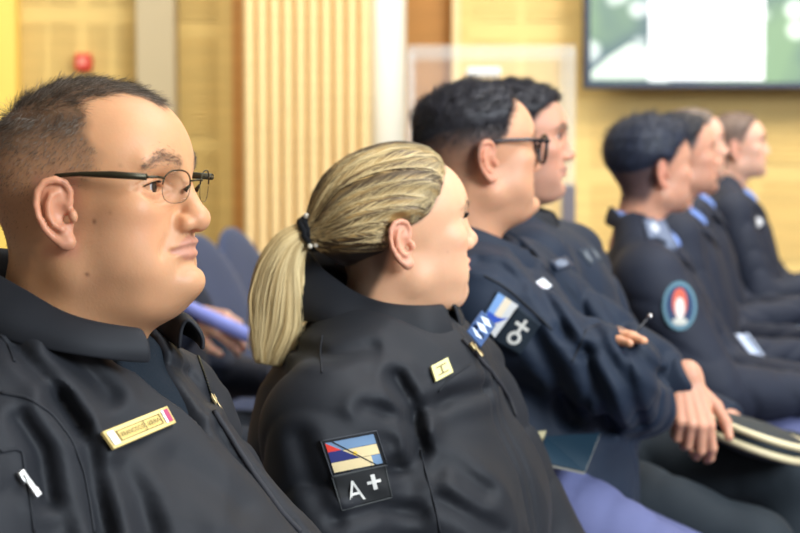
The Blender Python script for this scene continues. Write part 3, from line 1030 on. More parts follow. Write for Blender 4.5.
def coat_sdf(P, B, S, grow=0.0):
    q = B.loc(P)
    d = ell(q, S['chest'][0], S['chest'][1])
    d = smin(d, ell(q, S['belly'][0], S['belly'][1]), 0.09)
    nb = S.get('nb', (-0.035, 0, -0.155))
    for s in (-1, 1):
        sh = S['shR'] if s < 0 else S['shL']
        d = smin(d, cone(q, (nb[0], s * 0.05, nb[2]), (sh[0], sh[1] * .85, sh[2] + .01), S.get('trap', .052), S.get('shr', .068)), 0.06)
    for ex in S.get('extra', []):
        d = smin(d, ell(q, ex[0], ex[1]), ex[2])
    cr = S.get('cr', 0.004)
    d = d + cr * (np.abs(wob(q * np.float32((1.0, 1.3, .55)), S.get('seed', 1) + 40, 30, 4)) - .4) + cr * .6 * (np.abs(wob(q * np.float32((.6, 1.0, 1.3)), S.get('seed', 1) + 44, 52, 4)) - .4)
    d = d + S.get('tf', 0.004) * wob(q * np.float32(S.get('tst', (10, 4, 5))), S.get('seed', 1), 1.6, 4)
    ra = S.get('ra', (0.072, 0.064, 0.048))
    for sd in 'RL':
        if 'el' + sd not in S: continue
        sh, el, wr = S['sh' + sd], S['el' + sd], S.get('wr' + sd)
        e = cone(q, sh, el, ra[0], ra[1])
        if wr is not None:
            e = smin(e, cone(q, el, wr, ra[1] * .96, ra[2]), 0.03)
            wd_ = np.float32(np.array(wr) - np.array(el)); wd_ /= np.linalg.norm(wd_)
            e = smax(e, (q - np.float32(wr)) @ wd_ - .004, .008)
        e = e + arm_folds(q, sh, el, S.get('nf', 4.0), S.get('af', 0.005), S.get('seed', 1) + 3)
        if wr is not None:
            e = e + arm_folds(q, el, wr, S.get('nf', 4.0) * .9, S.get('af', 0.005) * .9, S.get('seed', 1) + 5)
        d = smin(d, e, S.get('ka', 0.035))
    if 'folds' in S:
        d = d + px_folds(P, S['folds'])
    return d - grow

def limb_points(B, S, side):
    return B.w(S['sh' + side]), B.w(S['el' + side]), B.w(S['wr' + side])

def bounds(B, S, pad=0.12, extra=()):
    pts = [B.w(S[k]) for k in S if k[:2] in ('sh', 'el', 'wr') and k[-1] in 'RL' and len(k) == 3]
    for k in ('chest', 'belly'):
        c, r = S[k]
        for sx in (-1, 1):
            for sy in (-1, 1):
                for sz in (-1, 1):
                    pts.append(B.w((c[0] + sx * r[0] * .8, c[1] + sy * r[1] * .8, c[2] + sz * r[2])))
    pts += [np.array(e) for e in extra]
    pts = np.array(pts)
    return pts.min(0) - pad, pts.max(0) + pad

def make_coat(person, B, S, h, material, name='jacket', cut=None):
    lo, hi = bounds(B, S)
    f = (lambda P: coat_sdf(P, B, S)) if cut is None else (lambda P: cut(P, coat_sdf(P, B, S)))
    V, F = keep_largest(*surface(f, lo, hi, h))
    o = link(name, raw_mesh(name, V, F, None, True, (material,)), person)
    return o, Skinned(V, F)

def legs_sdf(P, B, L):
    q = B.loc(P)
    d = ell(q, L['hip'], L.get('hipr', (0.16, 0.19, 0.12)))
    for s in 'RL':
        a, k, f = L['h' + s], L['k' + s], L['f' + s]
        r = L.get('r', (0.098, 0.07, 0.05))
        e = cone(q, a, k, r[0], r[1])
        e = e + arm_folds(q, a, k, 4.5, 0.0045, 11, 0, .1)
        e = smin(e, cone(q, k, f, r[1] * .98, r[2]), 0.03)
        d = smin(d, e, 0.03)
    return d

def make_legs(person, B, L, material, h=0.009):
    pts = np.array([B.w(L[k]) for k in ('hip', 'hR', 'hL', 'kR', 'kL', 'fR', 'fL')])
    V, F = keep_largest(*surface(lambda P: legs_sdf(P, B, L), pts.min(0) - .2, pts.max(0) + .2, h))
    o = link('trousers', raw_mesh('trousers', V, F, None, True, (material,)), person)
    for s in 'RL':
        a = B.w(L['f' + s]); fx = B.R @ np.array([1.0, 0, 0])
        fl = a.copy(); fl[2] = 0.0
        def sh(P, a=a, fl=fl, fx=fx):
            d = cone(P, fl + fx * -.03 + np.array([0, 0, .05]), fl + fx * .15 + np.array([0, 0, .032]), .046, .036)
            d = smin(d, cone(P, a, fl + np.array([0, 0, .06]), .040, .045), .03)
            return smax(d, -(P[:, 2] - 0.004), .004)
        V, F = keep_largest(*surface(sh, np.minimum(a, fl) - .24, np.maximum(a, fl) + .24, .01))
        link('shoe', raw_mesh('shoe', V, F, None, True, (M['blackshoe'],)), person)
    return o
M['blackshoe'] = mat('black_leather', s2l((20, 20, 22)), 0.35)

def interp_table(tab, ph):
    """tab rows (deg, values...) for 0..180, mirrored; smooth interpolation"""
    a = abs(ph)
    xs = [r[0] for r in tab]
    out = []
    for j in range(1, len(tab[0])):
        ys = [r[j] for r in tab]
        if a <= xs[0]: out.append(ys[0]); continue
        for i in range(len(xs) - 1):
            if a <= xs[i + 1]:
                t = (a - xs[i]) / (xs[i + 1] - xs[i])
                # Catmull-Rom
                p0 = ys[max(i - 1, 0)]; p1 = ys[i]; p2 = ys[i + 1]; p3 = ys[min(i + 2, len(ys) - 1)]
                v = 0.5 * ((2 * p1) + (-p0 + p2) * t + (2 * p0 - 5 * p1 + 4 * p2 - p3) * t * t + (-p0 + 3 * p1 - 3 * p2 + p3) * t ** 3)
                out.append(v); break
        else:
            out.append(ys[-1])
    return out

def collar(name, person, B, x0, tab, ph0, material, ph1=None, thick=0.004, y0=0.0, yb=0.95, rough=0.003, seed=5, leaf=True, rows=9, ret=False):
    """turned collar round the neck. tab rows: (deg from the front, r_top, z_top, r_bottom, z_bottom, inner drop, bulge)"""
    ph1 = ph0 if ph1 is None else ph1
    n = 64
    r_ = random.Random(seed)
    G = []
    for i in range(n + 1):
        ph = -ph0 + (-(360 - ph0 - ph1)) * i / n       # from the right tip round the back to the left tip
        a = (ph + 180) % 360 - 180
        rt, zt, rb, zb, dr, bu = interp_table(tab, a)
        c, s = math.cos(math.radians(ph)), math.sin(math.radians(ph))
        row = []
        def pt(r, z):
            w = rough * math.sin(5 * math.radians(ph) + seed + z * 60) + rough * .6 * math.sin(11 * math.radians(ph) + 2 * seed)
            return B.w((x0 + (r + w) * c, y0 + (r + w) * yb * s, z))
        row.append(pt(rt - 0.004, zt - dr))
        row.append(pt(rt - 0.003, zt - dr * .5))
        row.append(pt(rt - 0.001, zt - 0.006))
        row.append(pt(rt + 0.003, zt))
        if leaf:
            row.append(pt(rt + 0.008, zt - 0.003))
            for k in range(1, rows):
                t = k / (rows - 1)
                rr = rt + 0.008 + (rb - rt - 0.008) * t + bu * math.sin(math.pi * t)
                row.append(pt(rr, zt - 0.003 + (zb - zt + 0.003) * t))
        G.append(row)
    mb = MB(); mb.grid(G)
    o = mb.build(name, material, person)
    so = o.modifiers.new('thickness', 'SOLIDIFY'); so.thickness = thick; so.offset = 0
    sb = o.modifiers.new('smooth', 'SUBSURF'); sb.levels = 1; sb.render_levels = 2
    if ret:
        return o, G
    return o

def sk_of(o):
    """surface finder for an evaluated object"""
    dg = bpy.context.evaluated_depsgraph_get(); dg.update()
    ev = o.evaluated_get(dg); me = ev.to_mesh()
    mw = o.matrix_world if o.parent is None else Matrix.Translation(o.parent.location)
    V = [mw @ v.co for v in me.vertices]
    F = [tuple(p.vertices) for p in me.polygons]
    ev.to_mesh_clear()
    return Skinned(V, F)

def zipper(name, sk, pxs, parent, off=0.001, tooth=True, step=0.0032, w=0.0026):
    mb = MB(); mb.c(.03, .03, .035)
    Q = surf_line(sk, pxs, 0.0030, '', None, None, off=off, mb=mb, sub=10)
    o = mb.build(name, M['patch'], parent)
    return o, Q

def zip_teeth(name, Q, parent, material, r=0.0013, gap=0.0032, lift=Vector((0, -0.002, 0.001))):
    mb = MB()
    acc = 0
    for a, b in zip(Q[:-1], Q[1:]):
        L = (b - a).length
        while acc < L:
            p = a.lerp(b, acc / L) + lift
            mb.ball(p, (r * 1.3, r, r * .7), 6, 4)
            acc += gap
        acc -= L
    return mb.build(name, material, parent)

def zip_pull(name, p, d, n, parent, L=0.018, material=None):
    """slider with its pull tab hanging along d, n = surface normal"""
    p = Vector(p); d = Vector(d).normalized(); n = Vector(n).normalized(); t = n.cross(d).normalized()
    Mx = Matrix((t, d, n)).transposed().to_4x4(); Mx.translation = p
    mb = MB()
    mb.box((-.0035, -.006, 0), (.0035, .005, .0045), 0.001, Mx)
    mb.box((-.0014, -.002, .0045), (.0014, .004, .0070), 0.0006, Mx)
    mb.box((-.0026, .002, .0038), (.0026, .002 + L, .0058), 0.0009, Mx)
    mb.box((-.0034, L - .004, .0035), (.0034, L + .004, .0062), 0.0012, Mx)
    return mb.build(name, material or M['steel'], parent)

def spectacles(person, fr, kind, name='eyeglasses', mat_frame=None, z=0.026, lw=0.027, lh=0.0155, x0=0.1075, tr=0.0019, bridge=0.009, face=0.074, earz=0.030, earx=-0.004, wrap=0.18):
    root = MB()
    lens_objs = []
    def lens_pt(s, a, k=1.0, n=2.6):
        c, sn = math.cos(a), math.sin(a)
        u = abs(c) ** (2 / n) * (1 if c >= 0 else -1) * lw * k
        v = abs(sn) ** (2 / n) * (1 if sn >= 0 else -1) * lh * k
        yc = bridge + lw
        y = s * (yc + u)
        x = x0 - wrap * max(0, abs(y) - 0.01) ** 1.25 * 2.2 - 0.004 - 0.10 * v * -1
        return (x, y, z + v - 0.03 * 0)
    for s in (-1, 1):
        if kind == 'full':
            pts = [fr.w(lens_pt(s, 2 * math.pi * i / 40)) for i in range(41)]
            root.tube(pts, tr, 8, cap=False)
        else:
            pts = [fr.w(lens_pt(s, math.pi * (0.02 + .96 * i / 24))) for i in range(25)]
            root.tube(pts, tr * .75, 6)
            pts = [fr.w(lens_pt(s, math.pi * (1.0 + i / 24), 1.0)) for i in range(25)]
            root.tube(pts, tr * .30, 5)
        # hinge block and temple
        e = lens_pt(s, 0.45)
        hx = np.array([e[0] - 0.006, s * face, e[2] + 0.001])
        root.tube([fr.w(e), fr.w((e[0] - .002, s * (abs(e[1]) + .4 * (face - abs(e[1]))), e[2] + .001)), fr.w(hx)], [tr, tr * 1.2, tr * 1.3], 8)
    yb_ = [lens_pt(-1, math.pi - .25), lens_pt(1, math.pi - .25)]
    mid = (x0 + 0.0015, 0, z + 0.006)
    root.tube([fr.w(yb_[0]), fr.w((mid[0] - .001, -bridge * .5, mid[2])), fr.w(mid), fr.w((mid[0] - .001, bridge * .5, mid[2])), fr.w(yb_[1])], tr * .9, 8)
    for s in (-1, 1):   # nose pads
        root.tube([fr.w((x0 - .004, s * (bridge - .001), z + .002)), fr.w((x0 - .009, s * (bridge + .001), z - .004))], [0.0008, .0024], 8)
    g = root.build(name, mat_frame, person)
    for s in (-1, 1):
        mb = MB()
        cv = mb.v(fr.w(lens_pt(s, 0, 0.0)))
        ring = [mb.v(fr.w(lens_pt(s, 2 * math.pi * i / 40, 0.985))) for i in range(40)]
        for i in range(40): mb.face([cv, ring[i], ring[(i + 1) % 40]], True)
        lo = mb.build('lens', M['lens'], g)
        so = lo.modifiers.new('thickness', 'SOLIDIFY'); so.thickness = 0.0012
        e = lens_pt(s, 0.45)
        mb = MB()
        p0 = (e[0] - 0.006, s * face, e[2] + 0.001)
        pts = [fr.w(p0), fr.w((0.060, s * (face + .004), e[2] + .003)), fr.w((0.030, s * (face + .005), (e[2] + earz) / 2 + .004)), fr.w((0.006, s * (face + .004), earz + .003)), fr.w((earx - .008, s * (face + .002), earz - .002)), fr.w((earx - .020, s * (face - .003), earz - .022))]
        fl = tuple(fr.R @ np.array([0, 0, 1.0]))
        if kind == 'full':
            mb.tube(pts, [.0032, .0032, .0028, .0024, .0022, .002], 8, flatdir=fl)
        else:
            mb.tube(pts, [.0031, .0033, .0022, .0018, .0018, .0022], 8, flatdir=fl)
        mb.build('temple', mat_frame, g)
    return g
M['lens'] = mat('spectacle_lens', (0.02, 0.02, 0.02), 0.02, alpha=0.06, spec=0.6)

def new_person(V, F, col, origin, label, group=None):
    o = link('person', raw_mesh('person', V, F, col, True, (M['skin'],)), None, origin)
    tag(o, label, 'person', group)
    return o

def head_or_far(P, fr, prm):
    q = fr.loc(P)
    d = np.linalg.norm(q - np.float32((0.01, 0, 0.02)), axis=1) - 0.14
    m = d < 0.025
    if m.any(): d[m] = head_sdf(q[m], prm)
    return d * fr.s

def skin_body(P, fr, prm, B, S, neck, hands=None, pr=None):
    d = head_or_far(P, fr, prm)
    d = smin(d, cone(P, fr.w((-.012, 0, -.042)), B.w(neck[0]), neck[1], neck[2]), .028)
    if hands is not None:
        q = B.loc(P)
        t = ell(q, S['chest'][0], tuple(np.array(S['chest'][1]) - .045))
        t = smin(t, cone(q, neck[0], (S['chest'][0][0], 0, S['chest'][0][2] + .05), .052, .062), .03)
        for sd in 'RL':
            if 'wr' + sd in S:
                sh_ = S['sh' + sd]
                t = smin(t, cone(q, (S['chest'][0][0], 0, S['chest'][0][2] + .10), (sh_[0], sh_[1] * .95, sh_[2]), .05, .042), .03)
                e = smin(cone(q, sh_, S['el' + sd], .045, .038), cone(q, S['el' + sd], S['wr' + sd], .036, .026), .02)
                t = smin(t, e, .03)
        d = smin(d, t, .03)
        for pr in hands:
            d = smin(d, prims_sdf(P, pr), .012)
    else:
        q = B.loc(P)
        d = smin(d, ell(q, (neck[0][0] - .0, 0, neck[0][2] - .05), (.075, .12, .05)), .03)
    return d
# ================================================================== the man with rimless glasses, nearest
M['brass'] = mat('dull_brass', s2l((196, 176, 132)), .35, 1.0)
def build_man_with_glasses():
    O = W(91, 214, 1.5)
    fr = Fr(O, frame(15, 0))
    B = Fr(O, frame(20, 0))
    prm = dict(HP, cf=0.0095, jaw=1, fat=1.0, dbl=1.0, nose=1.10, nup=-0.002, wide=1.05, lip=0.15, fold=1.3, earx=.016, ear=.94, eyed=(-.004, .003, -.0055), mx=.0008, mz=.0025, mw=.75, sul=.6, cz=.005, fh=-.0045, brow=.85)
    S = dict(folds=[([(58, 345), (92, 376), (110, 396)], 9, .005), ([(14, 345), (56, 392), (80, 428)], 8, .005), ([(58, 402), (88, 446), (104, 533)], 11, .009), ([(150, 356), (186, 376), (208, 402)], 8, .006),
                    ([(176, 458), (206, 478), (240, 510)], 12, .003), ([(120, 470), (140, 500), (150, 533)], 12, .006), ([(20, 420), (40, 450), (48, 500)], 9, .006), ([(236, 384), (262, 430), (300, 490)], 7, -.005)],
             cr=.004, chest=((-.01, 0, -.33), (.155, .215, .21)), belly=((.085, 0, -.50), (.215, .235, .25)), nb=(-.03, 0, -.13),
             shR=(-.045, -.205, -.235), shL=(-.045, .205, -.235), elR=(.08, -.285, -.50), elL=(.10, .235, -.52), wrR=(.32, -.20, -.56), wrL=(.32, .12, -.58),
             ra=(.084, .076, .056), seed=4, tf=.0045, af=.006, nf=3.2, trap=.055, shr=.078)
    f = lambda P: skin_body(P, fr, prm, B, S, ((-.03, 0, -.17), .064, .074))
    V, F = keep_largest(*surface(f, O - np.array([.2, .2, .27]), O + np.array([.2, .2, .18]), .0016))
    q = fr.loc(V.astype(np.float32))
    y = np.abs(q[:, 1])

    def xb(z, y):
        """front limit of the hair in head coordinates"""
        side = np.interp(z, [-.10, -.03, 0.0, .03, .049, .065, .080, .095, .105, .125], [-.040, -.024, .012, .030, .042, .036, .028, .020, .018, .03])
        top = .024 + .050 * gs(y, .030)
        return side * (1 - sstep(.100, .112, z + .25 * np.maximum(0, .045 - y))) + top * sstep(.100, .112, z + .25 * np.maximum(0, .045 - y))
    def hm(q, soft=.008):
        y = np.abs(q[:, 1])
        m = sstep(soft, -soft, q[:, 0] - xb(q[:, 2], y) + .003 * wob(q, 9, 300, 3))
        ear = gs(np.linalg.norm((q - np.float32((.012, 0, 0))) * np.float32((1, 0, 1)), axis=1), .030) * (y > .055)
        m = m * sstep(-.105, -.02, q[:, 2] + .012 * wob(q, 2, 120, 3)) * (1 - ear)
        e = ear_loc(np.stack([q[:, 0] - .012, y, q[:, 2]], 1))
        m = m * (1 - (ell(e, (-0.002, 0.002, 0.010), (0.021, 0.037, 0.017)) < 0) * 1.0)
        return m
    shade = hm(q) * (0.30 + 0.45 * sstep(.03, .09, q[:, 2]))
    col = head_color(q, prm, s2l((206, 151, 108)), stub=.14, hairm=shade, hairc=s2l((66, 54, 44)))
    # moles
    for mx, my, mz, r in ((.036, -.070, -.005, .0016), (.052, -.062, .003, .0013), (.030, -.07, -.052, .0014), (.060, -.058, .045, .0012)):
        k = (q[:, 1] < 0) * gs(np.linalg.norm((q - np.float32((mx, my, mz))) * np.float32((1, .25, 1)), axis=1), r * 1.3)
        col = col * (1 - .75 * k[:, None]) + np.float32(s2l((96, 56, 40))) * .75 * k[:, None]
    P = new_person(V, F, col, O, 'heavy-set man in rimless glasses and black hooded jacket, nearest on the left')
    eyes(P, fr, gaze=(1, .05, .02), eyed=prm['eyed'])
    lashes(P, fr, prm['eyed'], .0035)
    cols = [s2l((84, 72, 62)), s2l((62, 52, 46)), s2l((110, 96, 84))]
    brows(P, fr, V, F, cols, 3, n=2200, thick=1.9, L=.006, r_=.00013)
    def length(q):
        top = sstep(.070, .105, q[:, 2])
        back = sstep(.0, -.08, q[:, 0])
        return .0026 + .0035 * sstep(.0, .07, q[:, 2]) + .010 * top + .001 * back
    def comb(q):
        c = np.zeros_like(q)
        t = sstep(.075, .108, q[:, 2])
        c[:, 0] = .9 * t - .55 * (1 - t); c[:, 2] = -.8 * (1 - t) - .05
        c[:, 1] = -.25 * np.sign(q[:, 1]) * t
        return c
    short_hair('hair', P, fr, V, F, lambda q: hm(q, .005) * (.30 + .7 * sstep(-.02, .07, q[:, 2])) * (q[:, 2] > -.085), length, comb,
               [s2l((84, 72, 60)), s2l((64, 54, 46)), s2l((110, 96, 82)), s2l((146, 134, 120))], 17000, 21, rad=.00016, lift=.22, clump=.18)
    spectacles(P, fr, 'half', mat_frame=M['gun'], z=.026, lw=.0212, lh=.0148, x0=.1090, tr=.0010, bridge=.0120, face=.0775, earz=.033, earx=.012, wrap=.20)

    # fleece under the jacket, then the jacket with its open neck
    def fleece(Pw):
        d = coat_sdf(Pw, B, dict(S, elR=None, elL=None) if False else {k: v for k, v in S.items() if k[:2] not in ('el', 'wr')}, 0) + .012
        q = B.loc(Pw)
        d = smin(d, cone(q, (-.03, 0, -.10), (-.02, 0, -.2), .079, .092), .03)
        d = smax(d, (q[:, 2] + .100 + .30 * (q[:, 0] + .03)), .012)
        return smax(d, -(q[:, 2] + .42), .01)
    lo, hi = B.o - .35, B.o + .35
    Vf, Ff = keep_largest(*surface(fleece, lo, hi, .006))
    sw = link('sweater', raw_mesh('sweater', Vf, Ff, None, True, (M['knit'],)), P)
    def cut(Pw, d):
        q = B.loc(Pw)
        # neck opening: a wedge that closes at the zip slider
        w = .046 * np.clip((q[:, 2] + .205) / .09, 0, 1.4)
        v = np.maximum(np.abs(q[:, 1] - .004) - w, np.maximum(-(q[:, 0] - .01), -(q[:, 2] + .205)))
        neck = cone(q, (-.03, 0, -.05), (-.02, 0, -.17), .075, .082)
        d2 = d + .0035 * gs(q[:, 1] - .030, .009) * (q[:, 0] > 0) * sstep(-.19, -.23, q[:, 2])
        # storm flap edge beside the zip
        d2 = d2 - .004 * sstep(.034, .038, q[:, 1]) * sstep(.085, .060, q[:, 1]) * (q[:, 0] > 0.0) * sstep(-.10, -.16, q[:, 2])
        # chest drape: long folds from the armpit towards the zip
        u = q[:, 2] * .8 + q[:, 1] * .9
        d2 = d2 + .0035 * np.sin(u * 55 + 1.2 * np.sin(q[:, 0] * 16)) * gs(q[:, 1] + .15, .08) * (q[:, 0] > -.05)
        return smax(smax(d2, -v, .006), -neck, .012)
    jk, sk = make_coat(P, B, S, .0042, M['softshell'], cut=cut)
    tab = [(0, .108, -.106, .124, -.132, .02, .004), (30, .104, -.100, .122, -.130, .03, .005), (60, .091, -.088, .118, -.120, .03, .007), (90, .081, -.066, .116, -.108, .03, .010),
           (130, .085, -.044, .130, -.090, .03, .014), (180, .090, -.034, .142, -.084, .03, .016)]
    col_ = collar('collar', jk, B, -.020, tab, 26, M['softshell'], thick=.005, yb=.98, rough=.0012, seed=3)
    sc = sk_of(col_)
    mb = MB()
    surf_line(sc, [(0, 283), (40, 296), (80, 318), (112, 336), (148, 333)], .0011, '', None, None, mb=mb)
    surf_line(sc, [(108, 318), (125, 324), (137, 324)], .0010, '', None, None, mb=mb)
    surf_line(sc, [(108, 327), (124, 333), (138, 331)], .0010, '', None, None, mb=mb)
    mb.build('stitching', M['black_cloth'], jk)
    # seams
    for pts, r in (([(0, 393), (28, 398), (52, 414), (72, 440), (84, 472), (90, 505), (94, 533)], .0016), ([(0, 335), (8, 345), (14, 362)], .0014),
                   ([(0, 452), (16, 449), (22, 452), (25, 472), (30, 500), (34, 533)], .0016)):
        surf_line(sk, pts, r, 'seam_piping', M['black_cloth'], jk, off=.0004)
    # zip: teeth up the open edges, slider, closed run below
    o, Q = zipper('zipper', sk, [(214, 412), (232, 440), (256, 478), (280, 512), (300, 533)], jk)
    mb = MB()
    for pts in ([(214, 404), (209, 390), (203, 372), (197, 354)],):
        Q2 = surf_line(sk, pts, .0012, '', None, None, off=.001, mb=mb)
    if Q2 is not None:
        mb.build('zip_tape', M['black_cloth'], jk)
        zip_teeth('zip_teeth', Q2, jk, M['gun'])
    h, n = sk.px(213, 404)
    if h: zip_pull('zip_pull', h + n * .002, Vector(W(224, 422, 1.4)) - Vector(W(213, 404, 1.4)), n, jk, L=.015, material=M['brass'])
    h, n = sk.px(20, 478)
    if h: zip_pull('pocket_zip_pull', h + n * .003, Vector(W(36, 500, 1.2)) - Vector(W(20, 478, 1.2)), n, jk, L=.016)
    gold = s2l((226, 200, 128)); dk = s2l((90, 72, 30))
    patch('name_badge', sk, [(98, 435.5), (163, 409.5), (172, 426), (110, 452.5)],
          [('base', gold), ('rect', .16, .24, .83, .78, s2l((214, 186, 108))), ('rect', .16, .22, .83, .26, dk), ('rect', .16, .76, .83, .80, dk), ('rect', .16, .22, .172, .80, dk), ('rect', .818, .22, .83, .80, dk),
           ('rect', .03, .14, .13, .86, s2l((206, 214, 218))), ('rect', .865, .14, .90, .86, s2l((226, 226, 230))), ('rect', .90, .14, .965, .86, s2l((170, 60, 96))), ('rect', .56, .26, .572, .76, dk),
           ('text', 'FRANCISCO', .19, .40, .55, .64, dk), ('text', 'VERA', .60, .40, .79, .64, dk)], jk, thick=.006, material=M['plate'], stiff=.95)
    make_legs(P, B, dict(hip=(.0, 0, -.66), hR=(.05, -.11, -.66), hL=(.05, .11, -.66), kR=(.50, -.16, -.64), kL=(.50, .16, -.64), fR=(.50, -.16, -1.07), fL=(.50, .16, -1.07)), M['navy_trousers'], .012)
    return P
M['navy_trousers'] = mat('dark_navy_twill', s2l((38, 46, 58)), 0.75, bump=(800, .15, .0005), var=(8, .12))
M['lav_trousers'] = mat('lavender_grey_twill', s2l((88, 93, 132)), 0.78, bump=(800, .15, .0005), var=(8, .10))
# ================================================================== the woman with the blonde ponytail
def build_woman():
    s = .94
    O = W(397, 243, 2.05)
    fr = Fr(O, frame(-18, 2), s)
    B = Fr(O, frame(25, 0))
    prm = dict(HP, jaw=0, fat=.45, dbl=.55, nose=.93, nup=.002, brow=.7, lip=.75, fold=.45, fem=1, ear=.97, earx=-.010, flare=3, cf=-.004, mz=-.002)
    S = dict(folds=[([(365, 408), (392, 414), (416, 427)], 8, .006), ([(386, 470), (412, 466), (436, 472)], 8, .006), ([(420, 452), (412, 408), (396, 378)], 8, .009), ([(419, 413), (450, 398), (482, 390)], 8, .006),
             ([(424, 449), (452, 466), (486, 492)], 9, .006), ([(340, 520), (380, 508), (420, 512)], 8, .006), ([(300, 440), (312, 480), (330, 520)], 10, .005), ([(440, 500), (470, 515), (500, 533)], 9, .005), ([(300, 350), (330, 356), (372, 348)], 7, .004)],
             cr=.004, chest=((.01, 0, -.33), (.150, .185, .19)), belly=((.045, 0, -.50), (.150, .185, .20)), nb=(-.04, 0, -.115),
             shR=(-.008, -.185, -.215), shL=(.0, .185, -.205), elR=(.04, -.235, -.50), elL=(.13, .22, -.47), wrR=(.26, -.15, -.56), wrL=(.30, .10, -.50),
             ra=(.078, .070, .052), seed=14, tf=.004, af=.006, nf=3.4, trap=.05, shr=.070,
             extra=[((.085, .075, -.335), (.085, .085, .085), .06), ((.085, -.075, -.335), (.085, .085, .085), .06), ((-.105, 0, -.25), (.08, .13, .12), .08), ((.000, 0, -.165), (.112, .135, .085), .06)])
    f = lambda P: skin_body(P, fr, prm, B, S, ((-.035, 0, -.17), .051, .058))
    V, F = keep_largest(*surface(f, O - np.array([.2, .2, .26]), O + np.array([.2, .2, .18]), .0019))
    q = fr.loc(V.astype(np.float32))

    zt = [-.075, -.055, -.03, 0.0, .018, .030, .042, .056, .075, .092, .108, .13]
    xt = [-.055, -.046, -.034, -.028, -.020, .007, .023, .033, .045, .054, .060, .066]
    def hm(q, soft=.004):
        y = np.abs(q[:, 1])
        # hairline: drops towards the temples, peaks over the brow
        xb = np.interp(q[:, 2], zt, xt) + .010 * (1 - np.clip(y / .05, 0, 1)) * (q[:, 2] > .05)
        m = sstep(soft, -soft, q[:, 0] - xb)
        m = m * sstep(-.085, -.070, q[:, 2] - .4 * (q[:, 0] + .05))
        e = ear_loc(np.stack([q[:, 0] + .010, y, q[:, 2]], 1), 3)
        m = m * sstep(0, .08, ell(e, (-0.000, 0.002, 0.012), (0.018, 0.034, 0.020)) * 10)
        return m
    root = s2l((62, 52, 46))
    col = head_color(q, prm, s2l((222, 171, 134)), lipc=(.56, .21, .19), red=(.70, .26, .19), hairm=.85 * hm(q, .006), hairc=root)
    for mx, my, mz, r in ((.058, -.05, .040, .0016), (.050, -.056, -.012, .0012)):
        k = (q[:, 1] < 0) * gs(np.linalg.norm((q - np.float32((mx, my, mz))) * np.float32((1, .25, 1)), axis=1), r * 1.3)
        col = col * (1 - .7 * k[:, None]) + np.float32(s2l((110, 66, 50))) * .7 * k[:, None]
    P = new_person(V, F, col, O, 'woman with a blonde ponytail in a dark jacket, second from the left')
    eyes(P, fr, gaze=(1, .1, .05))
    lashes(P, fr, (0, 0, 0), .0075)
    brows(P, fr, V, F, [s2l((96, 78, 62))], 13, n=300, L=.006)

    # hair: a swept shell gathered at the tie
    tie = np.float32((-.124, 0, .016))
    def shell(q, extra=0.0):
        b = skull(q, prm)
        off = .0085 + .006 * gs(q[:, 2] - .10, .05) + .010 * sstep(-.04, -.10, q[:, 0]) * gs(q[:, 2] - .03, .05)
        low = sstep(.006, -.014, q[:, 2] - .1 * (q[:, 0] + .09))         # the clipped nape lies close
        off = off * (1 - .72 * low)
        m = hm(q, .011)
        off = off * (.25 + .75 * sstep(.0, .035, np.interp(q[:, 2], zt, xt) + .006 - q[:, 0]))
        v = q - tie
        an = np.arctan2(np.abs(v[:, 1]) + 1e-6, v[:, 2] + .02)
        rid = .0012 * np.sin(an * 46 + 3 * wob(q, 8, 30, 3)) + .0014 * np.sin(an * 19 + 2.0 * wob(q, 18, 22, 3))
        d = b - (-.004 + (.004 + off) * m + rid * m * (1 - low) + extra)
        k = cone(q, (-.088, 0, .022), tie, .040, .0125)
        return smin(d, k + .25 * rid, .03)
    fs = lambda P: shell(fr.loc(P)) * s
    Vh, Fh = keep_largest(*surface(fs, O - .19, O + .19, .0024))
    qh = fr.loc(Vh.astype(np.float32))
    v = qh - tie
    an = np.arctan2(np.abs(v[:, 1]) + 1e-6, v[:, 2] + .02)
    blond = np.float32(s2l((194, 158, 98))); dark = np.float32(s2l((82, 66, 52))); light = np.float32(s2l((238, 214, 160)))
    t = .5 + .5 * np.sin(an * 38 + 5 * wob(qh, 5, 26, 3))
    ch = dark + (blond - dark) * (t[:, None] * .8 + .1)
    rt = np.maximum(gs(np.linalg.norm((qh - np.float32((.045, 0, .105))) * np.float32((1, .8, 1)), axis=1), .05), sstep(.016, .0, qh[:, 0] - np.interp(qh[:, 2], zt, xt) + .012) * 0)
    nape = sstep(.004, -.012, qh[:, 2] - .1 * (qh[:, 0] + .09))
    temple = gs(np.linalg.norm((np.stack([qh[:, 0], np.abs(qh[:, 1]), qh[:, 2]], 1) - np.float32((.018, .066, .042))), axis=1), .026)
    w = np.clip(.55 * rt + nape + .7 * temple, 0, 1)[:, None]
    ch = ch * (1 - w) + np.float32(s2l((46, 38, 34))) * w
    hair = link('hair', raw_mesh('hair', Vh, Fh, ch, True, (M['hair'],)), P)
    # long strands swept from the hairline to the tie
    r = np.random.default_rng(33)
    wt = hm(qh, .004) * (1 - nape) * (.22 + sstep(.030, .012, np.interp(qh[:, 2], zt, xt) - qh[:, 0]))
    n = 6500
    p, N = sample_surface(Vh, Fh, wt.astype(float), n, r)
    p = fr.loc(p.astype(np.float32))
    T = 26
    path = np.zeros((n, T, 3), np.float32); path[:, 0] = p
    lift = r.uniform(.0000, .0012, n).astype(np.float32)
    e = np.float32(.0006)
